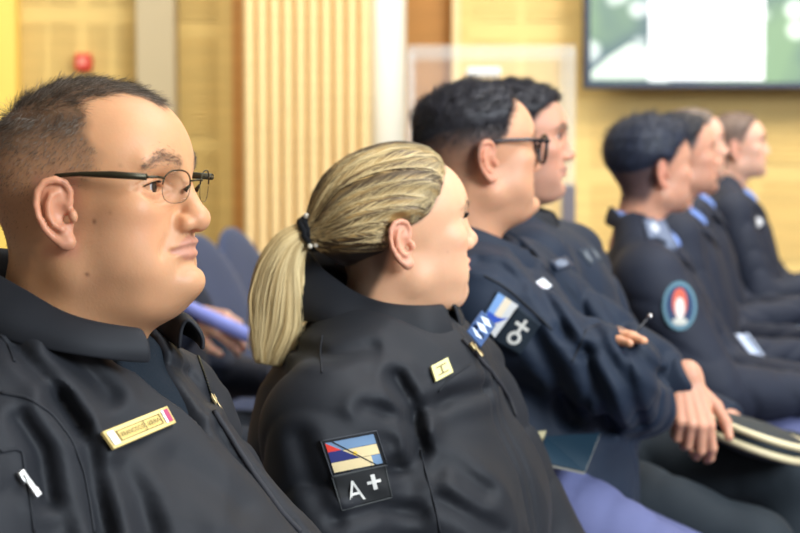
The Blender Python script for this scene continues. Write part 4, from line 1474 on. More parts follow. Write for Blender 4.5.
    for k in range(1, T):
        dv = tie - p
        dist = np.linalg.norm(dv, axis=1, keepdims=True)
        step = np.minimum(dist / (T - k + .5), .014)
        dirv = dv / np.maximum(dist, 1e-6)
        dirv = dirv + .03 * np.stack([wob(p, 60 + j, 60, 3) for j in range(3)], 1) * (dist > .03)
        pn = p + dirv * step
        for _ in range(2):
            sd = shell(pn)
            g = np.stack([shell(pn + e * np.eye(3, dtype=np.float32)[j]) - sd for j in range(3)], 1) / e
            g /= np.maximum(np.linalg.norm(g, axis=1, keepdims=True), 1e-6)
            pn = pn - g * (sd - lift)[:, None]
        p = pn.astype(np.float32); path[:, k] = p
    start = path[:, 0]
    an0 = np.arctan2(np.abs(start[:, 1]), start[:, 2] - tie[2] + .02)
    t = np.clip(.52 + 1.0 * wob(np.stack([an0 * 1.0, an0 * 0, an0 * 0], 1).astype(np.float32), 5, 34, 5) + r.normal(size=n) * .20, 0, 1)
    base = dark[None] * (1 - t[:, None]) + (light * .75 + blond * .25)[None] * t[:, None]
    sc_ = np.linspace(0, 1, T)[None, :, None]
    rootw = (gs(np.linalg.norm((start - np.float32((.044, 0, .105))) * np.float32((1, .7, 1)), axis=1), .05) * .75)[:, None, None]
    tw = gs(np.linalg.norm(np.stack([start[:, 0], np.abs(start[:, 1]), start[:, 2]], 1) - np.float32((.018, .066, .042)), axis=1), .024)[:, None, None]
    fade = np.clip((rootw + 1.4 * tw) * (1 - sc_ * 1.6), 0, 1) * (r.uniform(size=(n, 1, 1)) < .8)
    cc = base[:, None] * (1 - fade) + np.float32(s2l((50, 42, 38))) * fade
    pw = fr.o + (path * s) @ fr.R.T
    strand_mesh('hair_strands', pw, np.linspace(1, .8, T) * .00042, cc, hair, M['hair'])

    # ponytail
    D = 2.02
    ctrl = [(311, 233, .0125), (301, 237, .0175), (289, 248, .0235), (280, 270, .0300), (277, 298, .0345), (276, 325, .0325), (271, 348, .025), (268, 365, .015)]
    CP = np.array([W(a, b, D - .002 * i) for i, (a, b, c) in enumerate(ctrl)]); CR = np.array([c for a, b, c in ctrl])
    def curve(tt):
        x = np.clip(tt, 0, 1) * (len(CP) - 1)
        i = np.minimum(x.astype(int), len(CP) - 2); u = (x - i)[..., None]
        p0 = CP[np.maximum(i - 1, 0)]; p1 = CP[i]; p2 = CP[i + 1]; p3 = CP[np.minimum(i + 2, len(CP) - 1)]
        pp = .5 * (2 * p1 + (p2 - p0) * u + (2 * p0 - 5 * p1 + 4 * p2 - p3) * u ** 2 + (-p0 + 3 * p1 - 3 * p2 + p3) * u ** 3)
        return pp, CR[i] + (CR[i + 1] - CR[i]) * u[..., 0]
    n = 4600; T = 24
    tt = np.linspace(0, 1, T)[None] * r.uniform(.86, 1.0, (n, 1))
    pp, rr = curve(tt)
    tg = np.gradient(pp, axis=1); tg /= np.linalg.norm(tg, axis=2, keepdims=True)
    e1 = np.array([0, 1.0, 0]); e1 = np.broadcast_to(e1, tg.shape); e1 = e1 - tg * (e1 * tg).sum(2, keepdims=True); e1 /= np.linalg.norm(e1, axis=2, keepdims=True)
    e2 = np.cross(tg, e1)
    a = r.uniform(0, 2 * np.pi, (n, 1)); rho = np.sqrt(r.uniform(0, 1, (n, 1)))
    rho = np.where(r.uniform(size=(n, 1)) < .6, r.uniform(.82, 1.0, (n, 1)), rho)
    a2 = a + .25 * np.sin(tt * 5 + a * 3) * .5
    spread = rr * rho * (1 + .05 * np.sin(tt * 9 + a * 7))
    fly = (r.uniform(size=(n, 1)) < .03) * r.uniform(0, .5, (n, 1)) * tt ** 2
    spread = spread * (1 + fly)
    pts = pp + e1 * (np.cos(a2) * spread * .80)[..., None] + e2 * (np.sin(a2) * spread)[..., None]
    lock = .5 + .5 * np.sin(a * 9 + 2 * np.sin(a * 4))
    t = np.clip(.35 + .65 * lock[:, 0] + r.normal(size=n) * .22, 0, 1)
    base = (blond * .85)[None] * (1 - t[:, None]) + light[None] * t[:, None]
    pt = strand_mesh('ponytail', pts, np.linspace(1, .6, T) * .00048, base, P, M['hair'])
    core = MB(); core.c(*(blond * .7))
    cpp, crr = curve(np.linspace(0, .95, 22))
    core.tube([tuple(x) for x in cpp], list(crr * .62), 14)
    core.build('ponytail_core', M['hair'], pt)
    # tie with pearls
    tw_ = fr.w(tie); ax = (CP[1] - CP[0]); ax /= np.linalg.norm(ax)
    b1 = np.array([0, 1.0, 0]); b2 = np.cross(ax, b1); b2 /= np.linalg.norm(b2)
    mb = MB(); mb.c(.02, .02, .022)
    for k in range(3):
        cc_ = CP[0] + ax * (.005 * (k - 1)) 
        rad = .0175 + .0015 * (k == 1)
        mb.tube([tuple(cc_ + rad * (b1 * math.cos(2 * math.pi * i / 22) + b2 * math.sin(2 * math.pi * i / 22)) + ax * .0015 * math.sin(i * 2.3 + k)) for i in range(23)],   .0062, 8)
    ht = mb.build('hair_tie', M['black_cloth'], P)
    for i, (x, y) in enumerate(((306.5, 216), (321, 234), (310, 246), (316, 245))):
        mb = MB(); c = W(x, y, D - .020 + .006 * (i == 0)); rr_ = .0042 if i < 2 else .0034
        mb.ball(c, rr_, 14, 9)
        mb.build('pearl', M['pearl'], ht)
    for i in range(3):   # a thin loose lock at the nape
        pass

    def cut(Pw, d):
        q = B.loc(Pw)
        neck = cone(q, (-.035, 0, -.03), (-.02, 0, -.11), .060, .070)
        d = d + .003 * gs(np.abs(q[:, 1] - .012) - .012, .004) * (q[:, 0] > 0) * sstep(-.09, -.12, q[:, 2])
        u = q[:, 2] * 1.0 + q[:, 0] * .5 + q[:, 1] * .4
        d = d + .0035 * np.sin(u * 62 + 1.3 * wob(q, 41, 9, 3)) * gs(q[:, 0] - .02, .10) * gs(q[:, 1] + .14, .08) * sstep(-.14, -.2, q[:, 2])
        return smax(d, -neck, .012)
    jk, sk = make_coat(P, B, S, .0042, M['softshell'], cut=cut)
    tab = [(0, .088, -.076, .106, -.125, .03, .003), (30, .084, -.076, .108, -.124, .03, .004), (60, .076, -.073, .108, -.112, .03, .006), (90, .074, -.062, .112, -.100, .03, .009),
           (120, .082, -.040, .122, -.096, .03, .014), (150, .092, -.014, .136, -.098, .03, .020), (180, .098, -.004, .145, -.100, .03, .022)]
    co = collar('hood_collar', jk, B, -.020, tab, 8, M['softshell'], thick=.006, yb=.92, rough=.0016, seed=4)
    sc = sk_of(co)
    patch('size_tag', sc, [(452, 304), (459, 301), (464, 312), (457, 316)], [('base', s2l((206, 198, 120)))], co, thick=.003, stiff=.5, nu=4, nv=4)
    h, n_ = sc.px(375, 315)
    if h:
        mb = MB(); mb.ball((0, 0, 0), (.0042, .0042, .002), 14, 8)
        o = mb.build('snap_button', M['gun'], co)
        o.data.transform(n_.to_track_quat('Z', 'Y').to_matrix().to_4x4()); o.data.transform(Matrix.Translation(h))
    mb = MB()
    surf_line(sc, [(306, 268), (318, 288), (340, 306), (380, 318), (420, 322), (452, 336)], .0010, '', None, None, mb=mb, off=.0005)
    surf_line(sc, [(322, 260), (338, 282), (362, 297), (400, 306), (440, 314)], .0012, '', None, None, mb=mb, off=.0005)
    mb.build('stitching', M['black_cloth'], jk)
    for pts, rd in (([(262, 408), (276, 390), (300, 378), (332, 372), (365, 378), (392, 392), (408, 415), (418, 445)], .0018), ([(322, 336), (320, 355), (322, 373)], .0012),
                    ([(438, 392), (450, 378), (470, 364)], .0013), ([(420, 450), (428, 480), (436, 510), (440, 533)], .0015)):
        surf_line(sk, pts, rd, 'seam_piping', M['black_cloth'], jk, off=.0004)
    o, Q = zipper('zipper', sk, [(462, 340), (476, 356), (492, 374), (508, 398), (518, 424), (523, 455), (525, 490), (526, 533)], jk, off=.0016)
    zip_teeth('zip_teeth', Q, jk, M['gun'], r=.0011, gap=.004)
    h, n_ = sk.px(470, 349)
    if h: zip_pull('zip_pull', h + n_ * .003, Vector(W(482, 364, 1.95)) - Vector(W(470, 349, 1.95)), n_, jk, L=.013, material=M['brass'])
    # sleeve patches
    black = s2l((26, 27, 30)); cream = s2l((206, 186, 142)); blue = s2l((104, 130, 158)); navy = s2l((34, 40, 96)); red = s2l((196, 52, 40)); yel = s2l((228, 186, 60)); grey = s2l((170, 172, 178))
    patch('flag_patch', sk, [(319.5, 441), (375, 430.5), (386, 465), (331, 476)],
          [('base', black), ('strip', [(.05, .07), (.55, .62)], [(.95, .05), (.96, .32)], blue) if False else ('rect', .06, .08, .94, .35, blue),
           ('rect', .06, .36, .94, .64, cream), ('rect', .06, .65, .94, .92, blue), ('rect', .06, .65, .78, .92, cream),
           ('strip', [(.06, .08), (.58, .64)], [(.06, .64), (.07, .64)], navy), ('strip', [(.06, .08), (.30, .34)], [(.06, .34), (.07, .34)], red),
           ('disc', .52, .50, .035, .06, yel), ('strip', [(.16, .05), (.82, .95)], [(.19, .05), (.85, .95)], black),
           ('rim', .0008, s2l((64, 66, 70)))], jk, thick=.002, stiff=.3)
    patch('blood_type_patch', sk, [(331, 477), (384, 465), (391, 497), (341, 510)],
          [('base', s2l((32, 33, 34))), ('rim', .0010, s2l((60, 62, 62))), ('text', 'A', .18, .22, .50, .84, s2l((198, 196, 190))), ('rect', .60, .36, .86, .45, s2l((198, 196, 190))), ('rect', .69, .18, .77, .64, s2l((198, 196, 190)))], jk, thick=.002, stiff=.3)
    gd = s2l((226, 216, 150))
    patch('name_badge', sk, [(429, 368), (446, 359), (451.5, 374), (434, 383.5)],
          [('base', gd), ('rect', .22, .22, .80, .30, s2l((120, 106, 60))), ('rect', .22, .70, .80, .78, s2l((120, 106, 60))), ('rect', .45, .22, .53, .78, s2l((120, 106, 60)))], jk, thick=.005, material=M['plate'], stiff=.9)
    wh = s2l((206, 218, 236))
    for o_, nm in ((sk, 'emblem_patch'),):
        lay = [('base', s2l((58, 82, 122)))]
        for k in range(3):
            x = .14 + .27 * k
            lay.append(('strip', [(x, .50), (x + .11, .10)], [(x + .11, .90), (x + .24, .50)], wh))
        patch(nm, o_, [(466, 332), (481, 311), (495, 326), (480, 348)], lay, jk, thick=.002, stiff=.4)
    make_legs(P, B, dict(hip=(.0, 0, -.62), hR=(.05, -.10, -.62), hL=(.05, .10, -.62), kR=(.46, -.12, -.62), kL=(.46, .12, -.62), fR=(.46, -.12, -1.02), fL=(.46, .12, -1.02), r=(.092, .066, .048)), M['navy_trousers'], .012)
    return P
M['pearl'] = mat('pearl', s2l((236, 226, 206)), 0.18, spec=0.7)
# ================================================================== shared short-haired men further along the row
def hair_cap(fr, prm, mask, thick, rid, h, O, cap=0.0):
    def g(q):
        return skull(q, prm) - (-.006 + (.006 + thick(q) + rid(q)) * mask(q) * sstep(.020, .085, q[:, 2] + .036 * sstep(.03, -.07, q[:, 0]) + cap))
    V, F = keep_largest(*surface(lambda P: g(fr.loc(P)) * fr.s, O - .21, O + .21, h))
    return V, F

def man_hair_mask(q, zt, xt, soft=.006, low=-.06, front=.008):
    y = np.abs(q[:, 1])
    xb = np.interp(q[:, 2], zt, xt) + front * (1 - np.clip(y / .05, 0, 1)) * (q[:, 2] > .06)
    m = sstep(soft, -soft, q[:, 0] - xb)
    m = m * sstep(low - .02, low + .01, q[:, 2])
    e = ear_loc(np.stack([q[:, 0], y, q[:, 2]], 1))
    return m * sstep(0, .06, ell(e, (0, 0.002, 0.012), (0.020, 0.036, 0.022)) * 10)

ZT = [-.09, -.03, 0.0, .03, .050, .065, .080, .095, .110, .13]
XT = [-.045, -.028, -.002, .016, .030, .034, .044, .056, .064, .066]

def man(O, yaw, pitch, prm, label, B, S, skincol, hairc, neck, hskin=.0026, top_len=.018, zt=ZT, xt=XT, wave=.003, low=-.055, stub=.1, hands=None, nstr=5000, comb_f=.5, seed=50, gaze=(1, 0, 0), scale=1.0, fade=.35, full_body=False, strands=True, group=None, bald=0.0, browc=None, bz=.26, cap_lo=0.0, tm=(.045, .088)):
    fr = Fr(O, frame(yaw, pitch), scale)
    if isinstance(B, tuple):
        B = Fr(O, frame(*B), scale)
    f = lambda P: skin_body(P, fr, prm, B, S, neck, hands)
    if hands is not None:
        lo, hi = bounds(B, S, .1, [O + .2, O - .2] + [p[1] for h in hands for p in h])
    else:
        lo, hi = O - np.array([.2, .2, bz]), O + np.array([.2, .2, .18])
    V, F = keep_largest(*surface(f, lo, hi, hskin))
    q = fr.loc(V.astype(np.float32))
    hm = lambda q, soft=.006: man_hair_mask(q, zt, xt, soft, low)
    dens_fade = lambda q: sstep(-.02, .075, q[:, 2]) * (1 - fade) + fade
    near = np.linalg.norm(q, axis=1) < .2
    hmk = np.where(near, hm(q, .008) * np.clip(dens_fade(q) * 1.05, 0, 1), 0)
    col = head_color(q, prm, skincol, stub=stub, hairm=.95 * hmk ** .6, hairc=hairc[0])
    P = new_person(V, F, col, O, label, group)
    eyes(P, fr, gaze=gaze)
    brows(P, fr, V, F, [tuple(np.array(c) * .8) for c in (browc or hairc)], seed + 1, n=320, thick=1.2)
    topm = lambda q: sstep(tm[0], tm[1], q[:, 2])
    th = lambda q: .0012 + top_len * .62 * topm(q)
    rid = lambda q: wave * topm(q) * wob(q * np.float32((1, 1.6, 1)), seed, 190, 5)
    mask = lambda q: hm(q, .007) * sstep(.0, .05, q[:, 2] + .02 * sstep(-.02, -.08, q[:, 0])) * (1 - bald)
    Vh, Fh = hair_cap(fr, prm, mask, th, rid, hskin * 1.1, O, cap_lo)
    qh = fr.loc(Vh.astype(np.float32))
    hc = np.float32(hairc[0]) * (1 + .25 * wob(qh, 3, 240, 4))[:, None]
    hair = link('hair', raw_mesh('hair', Vh, Fh, np.clip(hc, .002, 1), True, (M['dark_hair'],)), P)
    if strands:
        def length(q):
            return .003 + .004 * sstep(.03, .06, q[:, 2]) + top_len * .5 * topm(q)
        def comb(q):
            c = np.zeros_like(q); t = topm(q)
            c[:, 0] = comb_f * t - .4 * (1 - t); c[:, 2] = -.9 * (1 - t) + .1 * t
            c[:, 1] = -.2 * np.sign(q[:, 1]) * t
            return c
        # roots sit on the cap where it shows, on the scalp below it
        short_hair('hair_strands', hair, fr, Vh, Fh, lambda q: (mask(q) * sstep(.020, .085, q[:, 2] + .036 * sstep(.03, -.07, q[:, 0]) + cap_lo) > .30) * (.25 + .75 * sstep(.03, .08, q[:, 2])), length, comb, hairc, nstr, seed + 2, rad=.00032, seg=3, lift=.35, clump=.6, curl=.10 if wave > .002 else 0, material=M['dark_hair'])
        short_hair('clipped_hair', hair, fr, V, F, lambda q: (np.linalg.norm(q, axis=1) < .2) * hm(q, .006) * dens_fade(q) * (q[:, 2] < .07), lambda q: .0022 + .007 * sstep(.0, .06, q[:, 2]), comb, hairc, int(nstr * 1.6), seed + 3, rad=.00026, seg=2, lift=.3)
    return P, fr, B

TROUSERS = dict(hip=(.0, 0, -.66), hR=(.05, -.10, -.64), hL=(.05, .10, -.64), kR=(.48, -.13, -.62), kL=(.48, .13, -.62), fR=(.48, -.13, -1.08), fL=(.48, .13, -1.08))
SKIN_TAN = s2l((214, 158, 122)); SKIN_LIGHT = s2l((226, 176, 150)); SKIN_MID = s2l((206, 150, 122))
BLACKHAIR = [s2l((40, 38, 42)), s2l((28, 27, 32)), s2l((62, 60, 68))]

# ------------------------------------------------------------------ third: black-rimmed glasses, arms folded
def build_folded_arms():
    O = W(474, 164, 2.6)
    B = Fr(O, frame(15, 0))
    prm = dict(HP, cf=.011, jaw=1, fat=1.0, dbl=.9, nose=.95, flare=6, wide=1.04, lip=.8, fold=.5)
    S = dict(chest=((.015, 0, -.33), (.165, .205, .20)), belly=((.085, 0, -.50), (.185, .205, .22)), nb=(-.01, 0, -.165),
             shR=(.050, -.180, -.225), shL=(.045, .185, -.215), elR=(.258, -.170, -.318), elL=(.27, .20, -.36), wrR=(.28, .06, -.40), wrL=tuple(B.loc(np.array([W(545, 340, 2.48)], np.float32))[0]),
             folds=[([(600, 345), (626, 384), (640, 420)], 7, .007), ([(622, 342), (650, 366), (664, 380)], 6, .006), ([(584, 352), (604, 400), (610, 430)], 7, .007), ([(530, 332), (556, 376), (570, 420)], 8, .007), ([(520, 252), (542, 290), (566, 334)], 6, .006), ([(548, 272), (572, 300), (596, 332)], 6, .006), ([(478, 262), (500, 268), (522, 284)], 6, .005), ([(560, 330), (576, 350), (590, 352)], 6, .006)],
             ra=(.078, .053, .044), seed=24, tf=.0045, af=.0065, nf=3.6, trap=.052, shr=.07)
    wl = np.array(W(553, 337, 2.47))
    fwd = np.array(W(623, 331, 2.378)) - wl
    hl = hand_prims(wl, fwd / np.linalg.norm(fwd), (0, -.25, 1), 1, curl=(.10, .12, .16, .2), spread=.04, thumb=1.0, s=.92)
    wr = W(612, 432, 2.50)
    hr = hand_prims(wr, W(570, 436, 2.44) - wr, (0.1, .6, .8), -1, curl=(.35, .4, .45, .5), thumb=.3, s=.95)
    P, fr, B = man(O, -18, 0, prm, 'man in black-rimmed glasses with folded arms, third from the left', B, S, SKIN_TAN, BLACKHAIR, ((-.03, 0, -.17), .062, .068), hskin=.0028, top_len=.015, wave=.0015, hands=[hl], seed=50, stub=.06, low=-.05, comb_f=.7, fade=.12, zt=ZT, xt=[-.05, -.035, -.012, .010, .028, .032, .038, .044, .050, .052])
    spectacles(P, fr, 'full', mat_frame=M['blackplastic'], z=.0235, lw=.027, lh=.0220, x0=.1145, tr=.0030, face=.079, earz=.032)
    def cut(Pw, d):
        q = B.loc(Pw)
        d = d - .0025 * sstep(.022, .019, np.abs(q[:, 1])) * (q[:, 0] > .05) * sstep(-.13, -.16, q[:, 2])
        u = q[:, 2] * .9 + q[:, 0] * .7
        d = d + .005 * np.sin(u * 48 + 1.5 * wob(q, 71, 8, 3)) * gs(q[:, 1] + .08, .10) * sstep(.02, .10, q[:, 0]) * sstep(-.15, -.2, q[:, 2])
        return smax(d, -cone(q, (-.02, 0, -.05), (-.02, 0, -.15), .064, .072), .012)
    jk, sk = make_coat(P, B, S, .0052, M['softshell_blue'], cut=cut)
    tab = [(0, .098, -.140, .122, -.180, .02, .004), (25, .096, -.132, .128, -.178, .02, .004), (60, .086, -.108, .118, -.150, .03, .006), (90, .080, -.092, .112, -.128, .03, .007), (130, .080, -.074, .112, -.110, .03, .008), (180, .082, -.066, .116, -.104, .03, .008)]
    collar('collar', jk, B, -.008, tab, 14, M['softshell_blue'], thick=.004, rough=.0012)
    for pts, r in (([(519, 238), (540, 262), (566, 292), (590, 318)], .0016), ([(484, 276), (500, 284), (515, 295), (540, 318), (552, 330)], .0016), ([(572, 362), (580, 345), (586, 330)], .0014)):
        surf_line(sk, pts, r, 'seam_piping', M['black_cloth'], jk, off=.0006)
    blue = s2l((126, 164, 214)); cream = s2l((226, 212, 186)); roy = s2l((52, 84, 180)); dk = s2l((30, 40, 50)); wh = s2l((216, 214, 206))
    patch('flag_patch', sk, [(498, 291), (520, 305), (494, 340), (480, 322)],
          [('base', s2l((40, 54, 70))), ('rect', .04, .04, .96, .96, blue), ('rect', .36, .04, .66, .96, cream), ('rect', .66, .04, .96, .96, s2l((206, 206, 204))), ('strip', [(.34, .98), (.96, .40)], [(.04, .62), (.64, .55)], roy)], jk, thick=.005, stiff=.85)
    patch('blood_type_patch', sk, [(519, 307), (541, 324), (520, 355), (494, 341)],
          [('base', dk), ('text', 'O', .12, .48, .50, .86, wh) if False else ('disc', .50, .68, .24, .18, wh), ('disc', .50, .68, .12, .09, dk), ('rect', .22, .285, .76, .375, wh), ('rect', .43, .14, .55, .52, wh)], jk, thick=.005, stiff=.85)
    patch('name_badge', sk, [(525, 289), (541, 280), (550, 288), (534, 299)], [('base', s2l((222, 226, 232))), ('rect', .55, .2, .8, .7, s2l((214, 186, 196)))], jk, thick=.006, material=M['plate'], stiff=.9)
    patch('chest_emblem', sk, [(548, 262), (564, 257), (572, 266), (556, 271)], [('base', s2l((46, 58, 78))), ('disc', .5, .5, .34, .36, s2l((112, 124, 142)))], jk, thick=.004, material=M['plate'], stiff=.9)
    L = dict(hip=(.06, 0, -.60), hR=(.13, -.150, -.535), hL=(.08, .10, -.60), kR=(.40, -.165, -.665), kL=(.40, .14, -.715), fR=(.47, -.12, -1.09), fL=(.49, .14, -1.09), r=(.098, .074, .055))
    make_legs(P, B, L, M['lav_trousers'], .009)
    # pen standing up from the hand and the booklet under the arm: things of their own
    a, b = W(632, 337, 2.42), W(650, 316, 2.43)
    mb = MB(); t = bpy.data.objects.new('pen', None); C.objects.link(t); t.location = a; t['_base'] = tuple(a)
    tag(t, 'thin black pen held upright at the folded arms of the man in black glasses', 'pen')
    mb.tube([tuple(a + (a - b) * .6), tuple(a), tuple(b)], .0022, 8); mb.build('barrel', M['blackplastic'], t)
    mb = MB(); mb.ball(b, .0038, 10, 8); mb.build('cap', M['steel'], t)
    t = bpy.data.objects.new('booklet', None); C.objects.link(t)
    c = W(572, 448, 2.36); t.location = c; t['_base'] = tuple(c)
    tag(t, 'teal booklet tucked below the folded arms of the man in black glasses', 'booklet')
    q = [W(545, 437, 2.375), W(600, 434, 2.40), W(585, 472, 2.33), (W(540, 462, 2.31))]
    def slab(quad, off, th):
        n = np.cross(quad[1] - quad[0], quad[3] - quad[0]); n /= np.linalg.norm(n)
        if n[1] > 0: n = -n
        mb = MB(); A = [mb.v(p + n * off) for p in quad]; Bv = [mb.v(p + n * (off + th)) for p in quad]
        mb.face(A); mb.face(Bv)
        for i in range(4): mb.face([A[i], A[(i + 1) % 4], Bv[(i + 1) % 4], Bv[i]])
        return mb
    slab(q, 0, .0015).build('cover', mat('teal_card', s2l((13, 42, 58)), .6), t)
    slab(q, -.0045, .004).build('pages', mat('page_paper', s2l((150, 148, 138)), .7), t)
    q2 = [W(532, 434, 2.385), W(546, 432, 2.39), W(539, 457, 2.35), W(531, 452, 2.35)]
    slab(q2, 0.001, .002).build('loose_page', mat('cream_paper', s2l((196, 186, 146)), .7), t)
    return P

# ------------------------------------------------------------------ fourth: behind him, hand on the cap
def build_hand_on_cap():
    O = W(512, 152, 3.0)
    B = Fr(O, frame(16, 0))
    prm = dict(HP, cf=.0, jaw=.6, fat=.15, dbl=.2, nose=1.04, lip=1.0, fold=.9, brow=1.15, browtint=.85)
    wr = W(687, 375, 2.71)
    wl = B.loc(np.array([wr], np.float32))[0]
    S = dict(chest=((.050, 0, -.33), (.165, .20, .20)), belly=((.085, 0, -.52), (.16, .19, .20)), nb=(-.01, 0, -.15),
             shR=(.075, -.185, -.215), shL=(.075, .185, -.215), elR=(.21, -.22, -.46), elL=(.20, .23, -.46), wrR=tuple(wl), wrL=(.40, .05, -.50),
             ra=(.072, .058, .037), seed=34, tf=.004, af=.005, nf=3.4)
    hw = W(685, 381, 2.705)
    h1 = hand_prims(hw, W(696, 432, 2.66) - hw, (.10, -1, .25), -1, curl=(.62, .80, .95, 1.05), spread=.08, thumb=.15, s=.95)
    P, fr, B = man(O, 2, -2, prm, 'man behind the folded arms, hand resting on a cap, fourth from the left', B, S, SKIN_MID, BLACKHAIR, ((-.03, 0, -.17), .054, .062), hskin=.003, top_len=.016, wave=.0016, hands=[h1], seed=80, stub=.22, comb_f=.8,
                   xt=[-.045, -.02, .004, .018, .030, .036, .050, .068, .078, .075])
    def cut(Pw, d):
        q = B.loc(Pw)
        return smax(d, -cone(q, (-.02, 0, -.05), (-.02, 0, -.16), .060, .066), .012)
    jk, sk = make_coat(P, B, S, .0062, M['softshell_blue'], cut=cut)
    tab = [(0, .085, -.115, .105, -.165, .03, .004), (40, .082, -.108, .106, -.160, .03, .004), (90, .074, -.088, .104, -.135, .03, .006), (180, .080, -.055, .110, -.110, .03, .008)]
    collar('collar', jk, B, -.012, tab, 10, M['black_cloth'], thick=.006, rough=.0012)
    patch('chest_emblem', sk, [(578, 251), (592, 246), (603, 260), (590, 266)], [('base', s2l((52, 60, 70))), ('disc', .5, .5, .42, .36, s2l((92, 98, 104)))], jk, thick=.002, stiff=.7)
    L = dict(hip=(.04, 0, -.62), hR=(.06, -.10, -.585), hL=(.06, .10, -.58), kR=(.46, -.14, -.695), kL=(.50, .13, -.60), fR=(.50, -.14, -1.08), fL=(.50, .13, -1.08))
    make_legs(P, B, L, M['green_trousers'], .010)
    # peaked cap lying on his lap
    t = bpy.data.objects.new('peaked_cap', None); C.objects.link(t)
    c = W(752, 440, 2.83); t.location = c; t['_base'] = tuple(c)
    tag(t, 'dark peaked cap with cream bands lying on a lap under a hand', 'cap')
    e1 = W(806, 462, 2.74) - W(700, 424, 2.80); L1 = np.linalg.norm(e1) * .5; e1 /= np.linalg.norm(e1)
    up = np.array([0.10, .02, 1.0]); up -= e1 * (up @ e1); up /= np.linalg.norm(up); e2 = np.cross(up, e1)
    Rc = np.stack([e1, e2, up], 1)
    fc = Fr(c, Rc)
    def crown(Pw):
        q = fc.loc(Pw)
        d = ell(q, (0, .06, .004), (L1 * 1.02, .105, .022))
        return smin(d, ell(q, (0, .06, -.012), (L1 * .93, .095, .022)), .008)
    V, F = keep_largest(*surface(crown, c - .22, c + .22, .005))
    link('crown', raw_mesh('crown', V, F, None, True, (M['cap_cloth'],)), t)
    for nm, z, k, rr, m in (('upper_band', .012, 1.0, .0062, M['cream_band']), ('lower_band', -.013, .97, .0070, M['cream_band'])):
        mb = MB()
        mb.tube([fc.w((L1 * k * math.cos(a), .06 + .105 * k * math.sin(a), z - .004 * math.sin(a))) for a in np.linspace(0, 2 * math.pi, 49)], rr, 8)
        mb.build(nm, m, t)
    return P
M['green_trousers'] = mat('blackish_green_twill', s2l((21, 31, 38)), 0.78, bump=(800, .15, .0005), var=(8, .12))
M['cap_cloth'] = mat('cap_cloth', s2l((30, 42, 50)), 0.6)
M['cream_band'] = mat('cream_band', s2l((226, 210, 168)), 0.5)

# ------------------------------------------------------------------ the four at the far end
def far_person(O, yaw, pitch, body_yaw, prm, label, arms, trousers, hskin=.0036, scale=1.0, shirt=None, **kw):
    B = Fr(O, frame(body_yaw, 0), scale)
    sx = kw.pop('shx', -.005); sz = kw.pop('shz', -.205)
    S = dict(chest=kw.pop('chest', ((.0, 0, -.35), (.135, .185, .20))), belly=((.03, 0, -.53), (.145, .175, .19)), nb=(-.03, 0, -.125),
             shR=(sx, -.185, sz), shL=(sx, .185, sz), elR=arms[0], elL=arms[2], wrR=arms[1], wrL=arms[3],
             ra=kw.pop('ra', (.066, .058, .042)), seed=int(kw.get('seed', 50)), tf=.004, af=.005, nf=3.4)
    hs = []
    for sd, sg in (('R', 1), ('L', -1)):
        w = B.w(np.array(S['wr' + sd]) + np.array([.012, 0, 0])); e = B.w(S['el' + sd])
        d = w - e; d /= np.linalg.norm(d)
        d = d + np.array([0, 0, -.25])
        hs.append(hand_prims(w, d, B.R @ np.array([.25, -.25 * sg, 1.0]), sg if sd == 'R' else -1, curl=(.4, .45, .5, .55), thumb=.3, s=.95))
    P, fr, B = man(O, yaw, pitch, prm, label, B, S, kw.pop('skin', SKIN_MID), kw.pop('hairc', BLACKHAIR), ((-.03, 0, -.17), .052, .060), hskin=hskin, hands=hs, scale=scale, nstr=2600, **kw)
    def cut(Pw, d):
        q = B.loc(Pw)
        return smax(d, -cone(q, (-.02, 0, -.05), (-.02, 0, -.16), .060, .068), .012)
    jk, sk = make_coat(P, B, S, .0072, M['navy_jacket'], cut=cut)
    if shirt is not None:
        tab = [(0, .066, -.140, .088, -.170, .02, .004), (40, .066, -.125, .086, -.150, .02, .004), (90, .066, -.094, .082, -.114, .02, .004), (180, .066, -.078, .080, -.096, .02, .004)]
        collar('shirt_collar', P, B, -.012, tab, 8, shirt, thick=.003, rough=.0006)
    tab = [(0, .105, -.205, .128, -.245, .02, .002), (30, .094, -.165, .122, -.205, .02, .003), (60, .084, -.130, .110, -.165, .02, .004), (90, .074, -.108, .098, -.138, .03, .004), (180, .072, -.072, .088, -.112, .03, .002)]
    collar('collar', jk, B, -.012, tab, 12, M['navy_jacket'], thick=.004, rough=.001)
    make_legs(P, B, {k: v for k, v in TROUSERS.items()}, trousers, .012)
    return P, B, S, jk, sk, fr
M['navy_jacket'] = mat('dark_navy_wool', s2l((29, 34, 48)), 0.72, var=(9, .12), spec=.4)
M['blue_shirt'] = mat('light_blue_shirt', s2l((122, 150, 214)), 0.7)

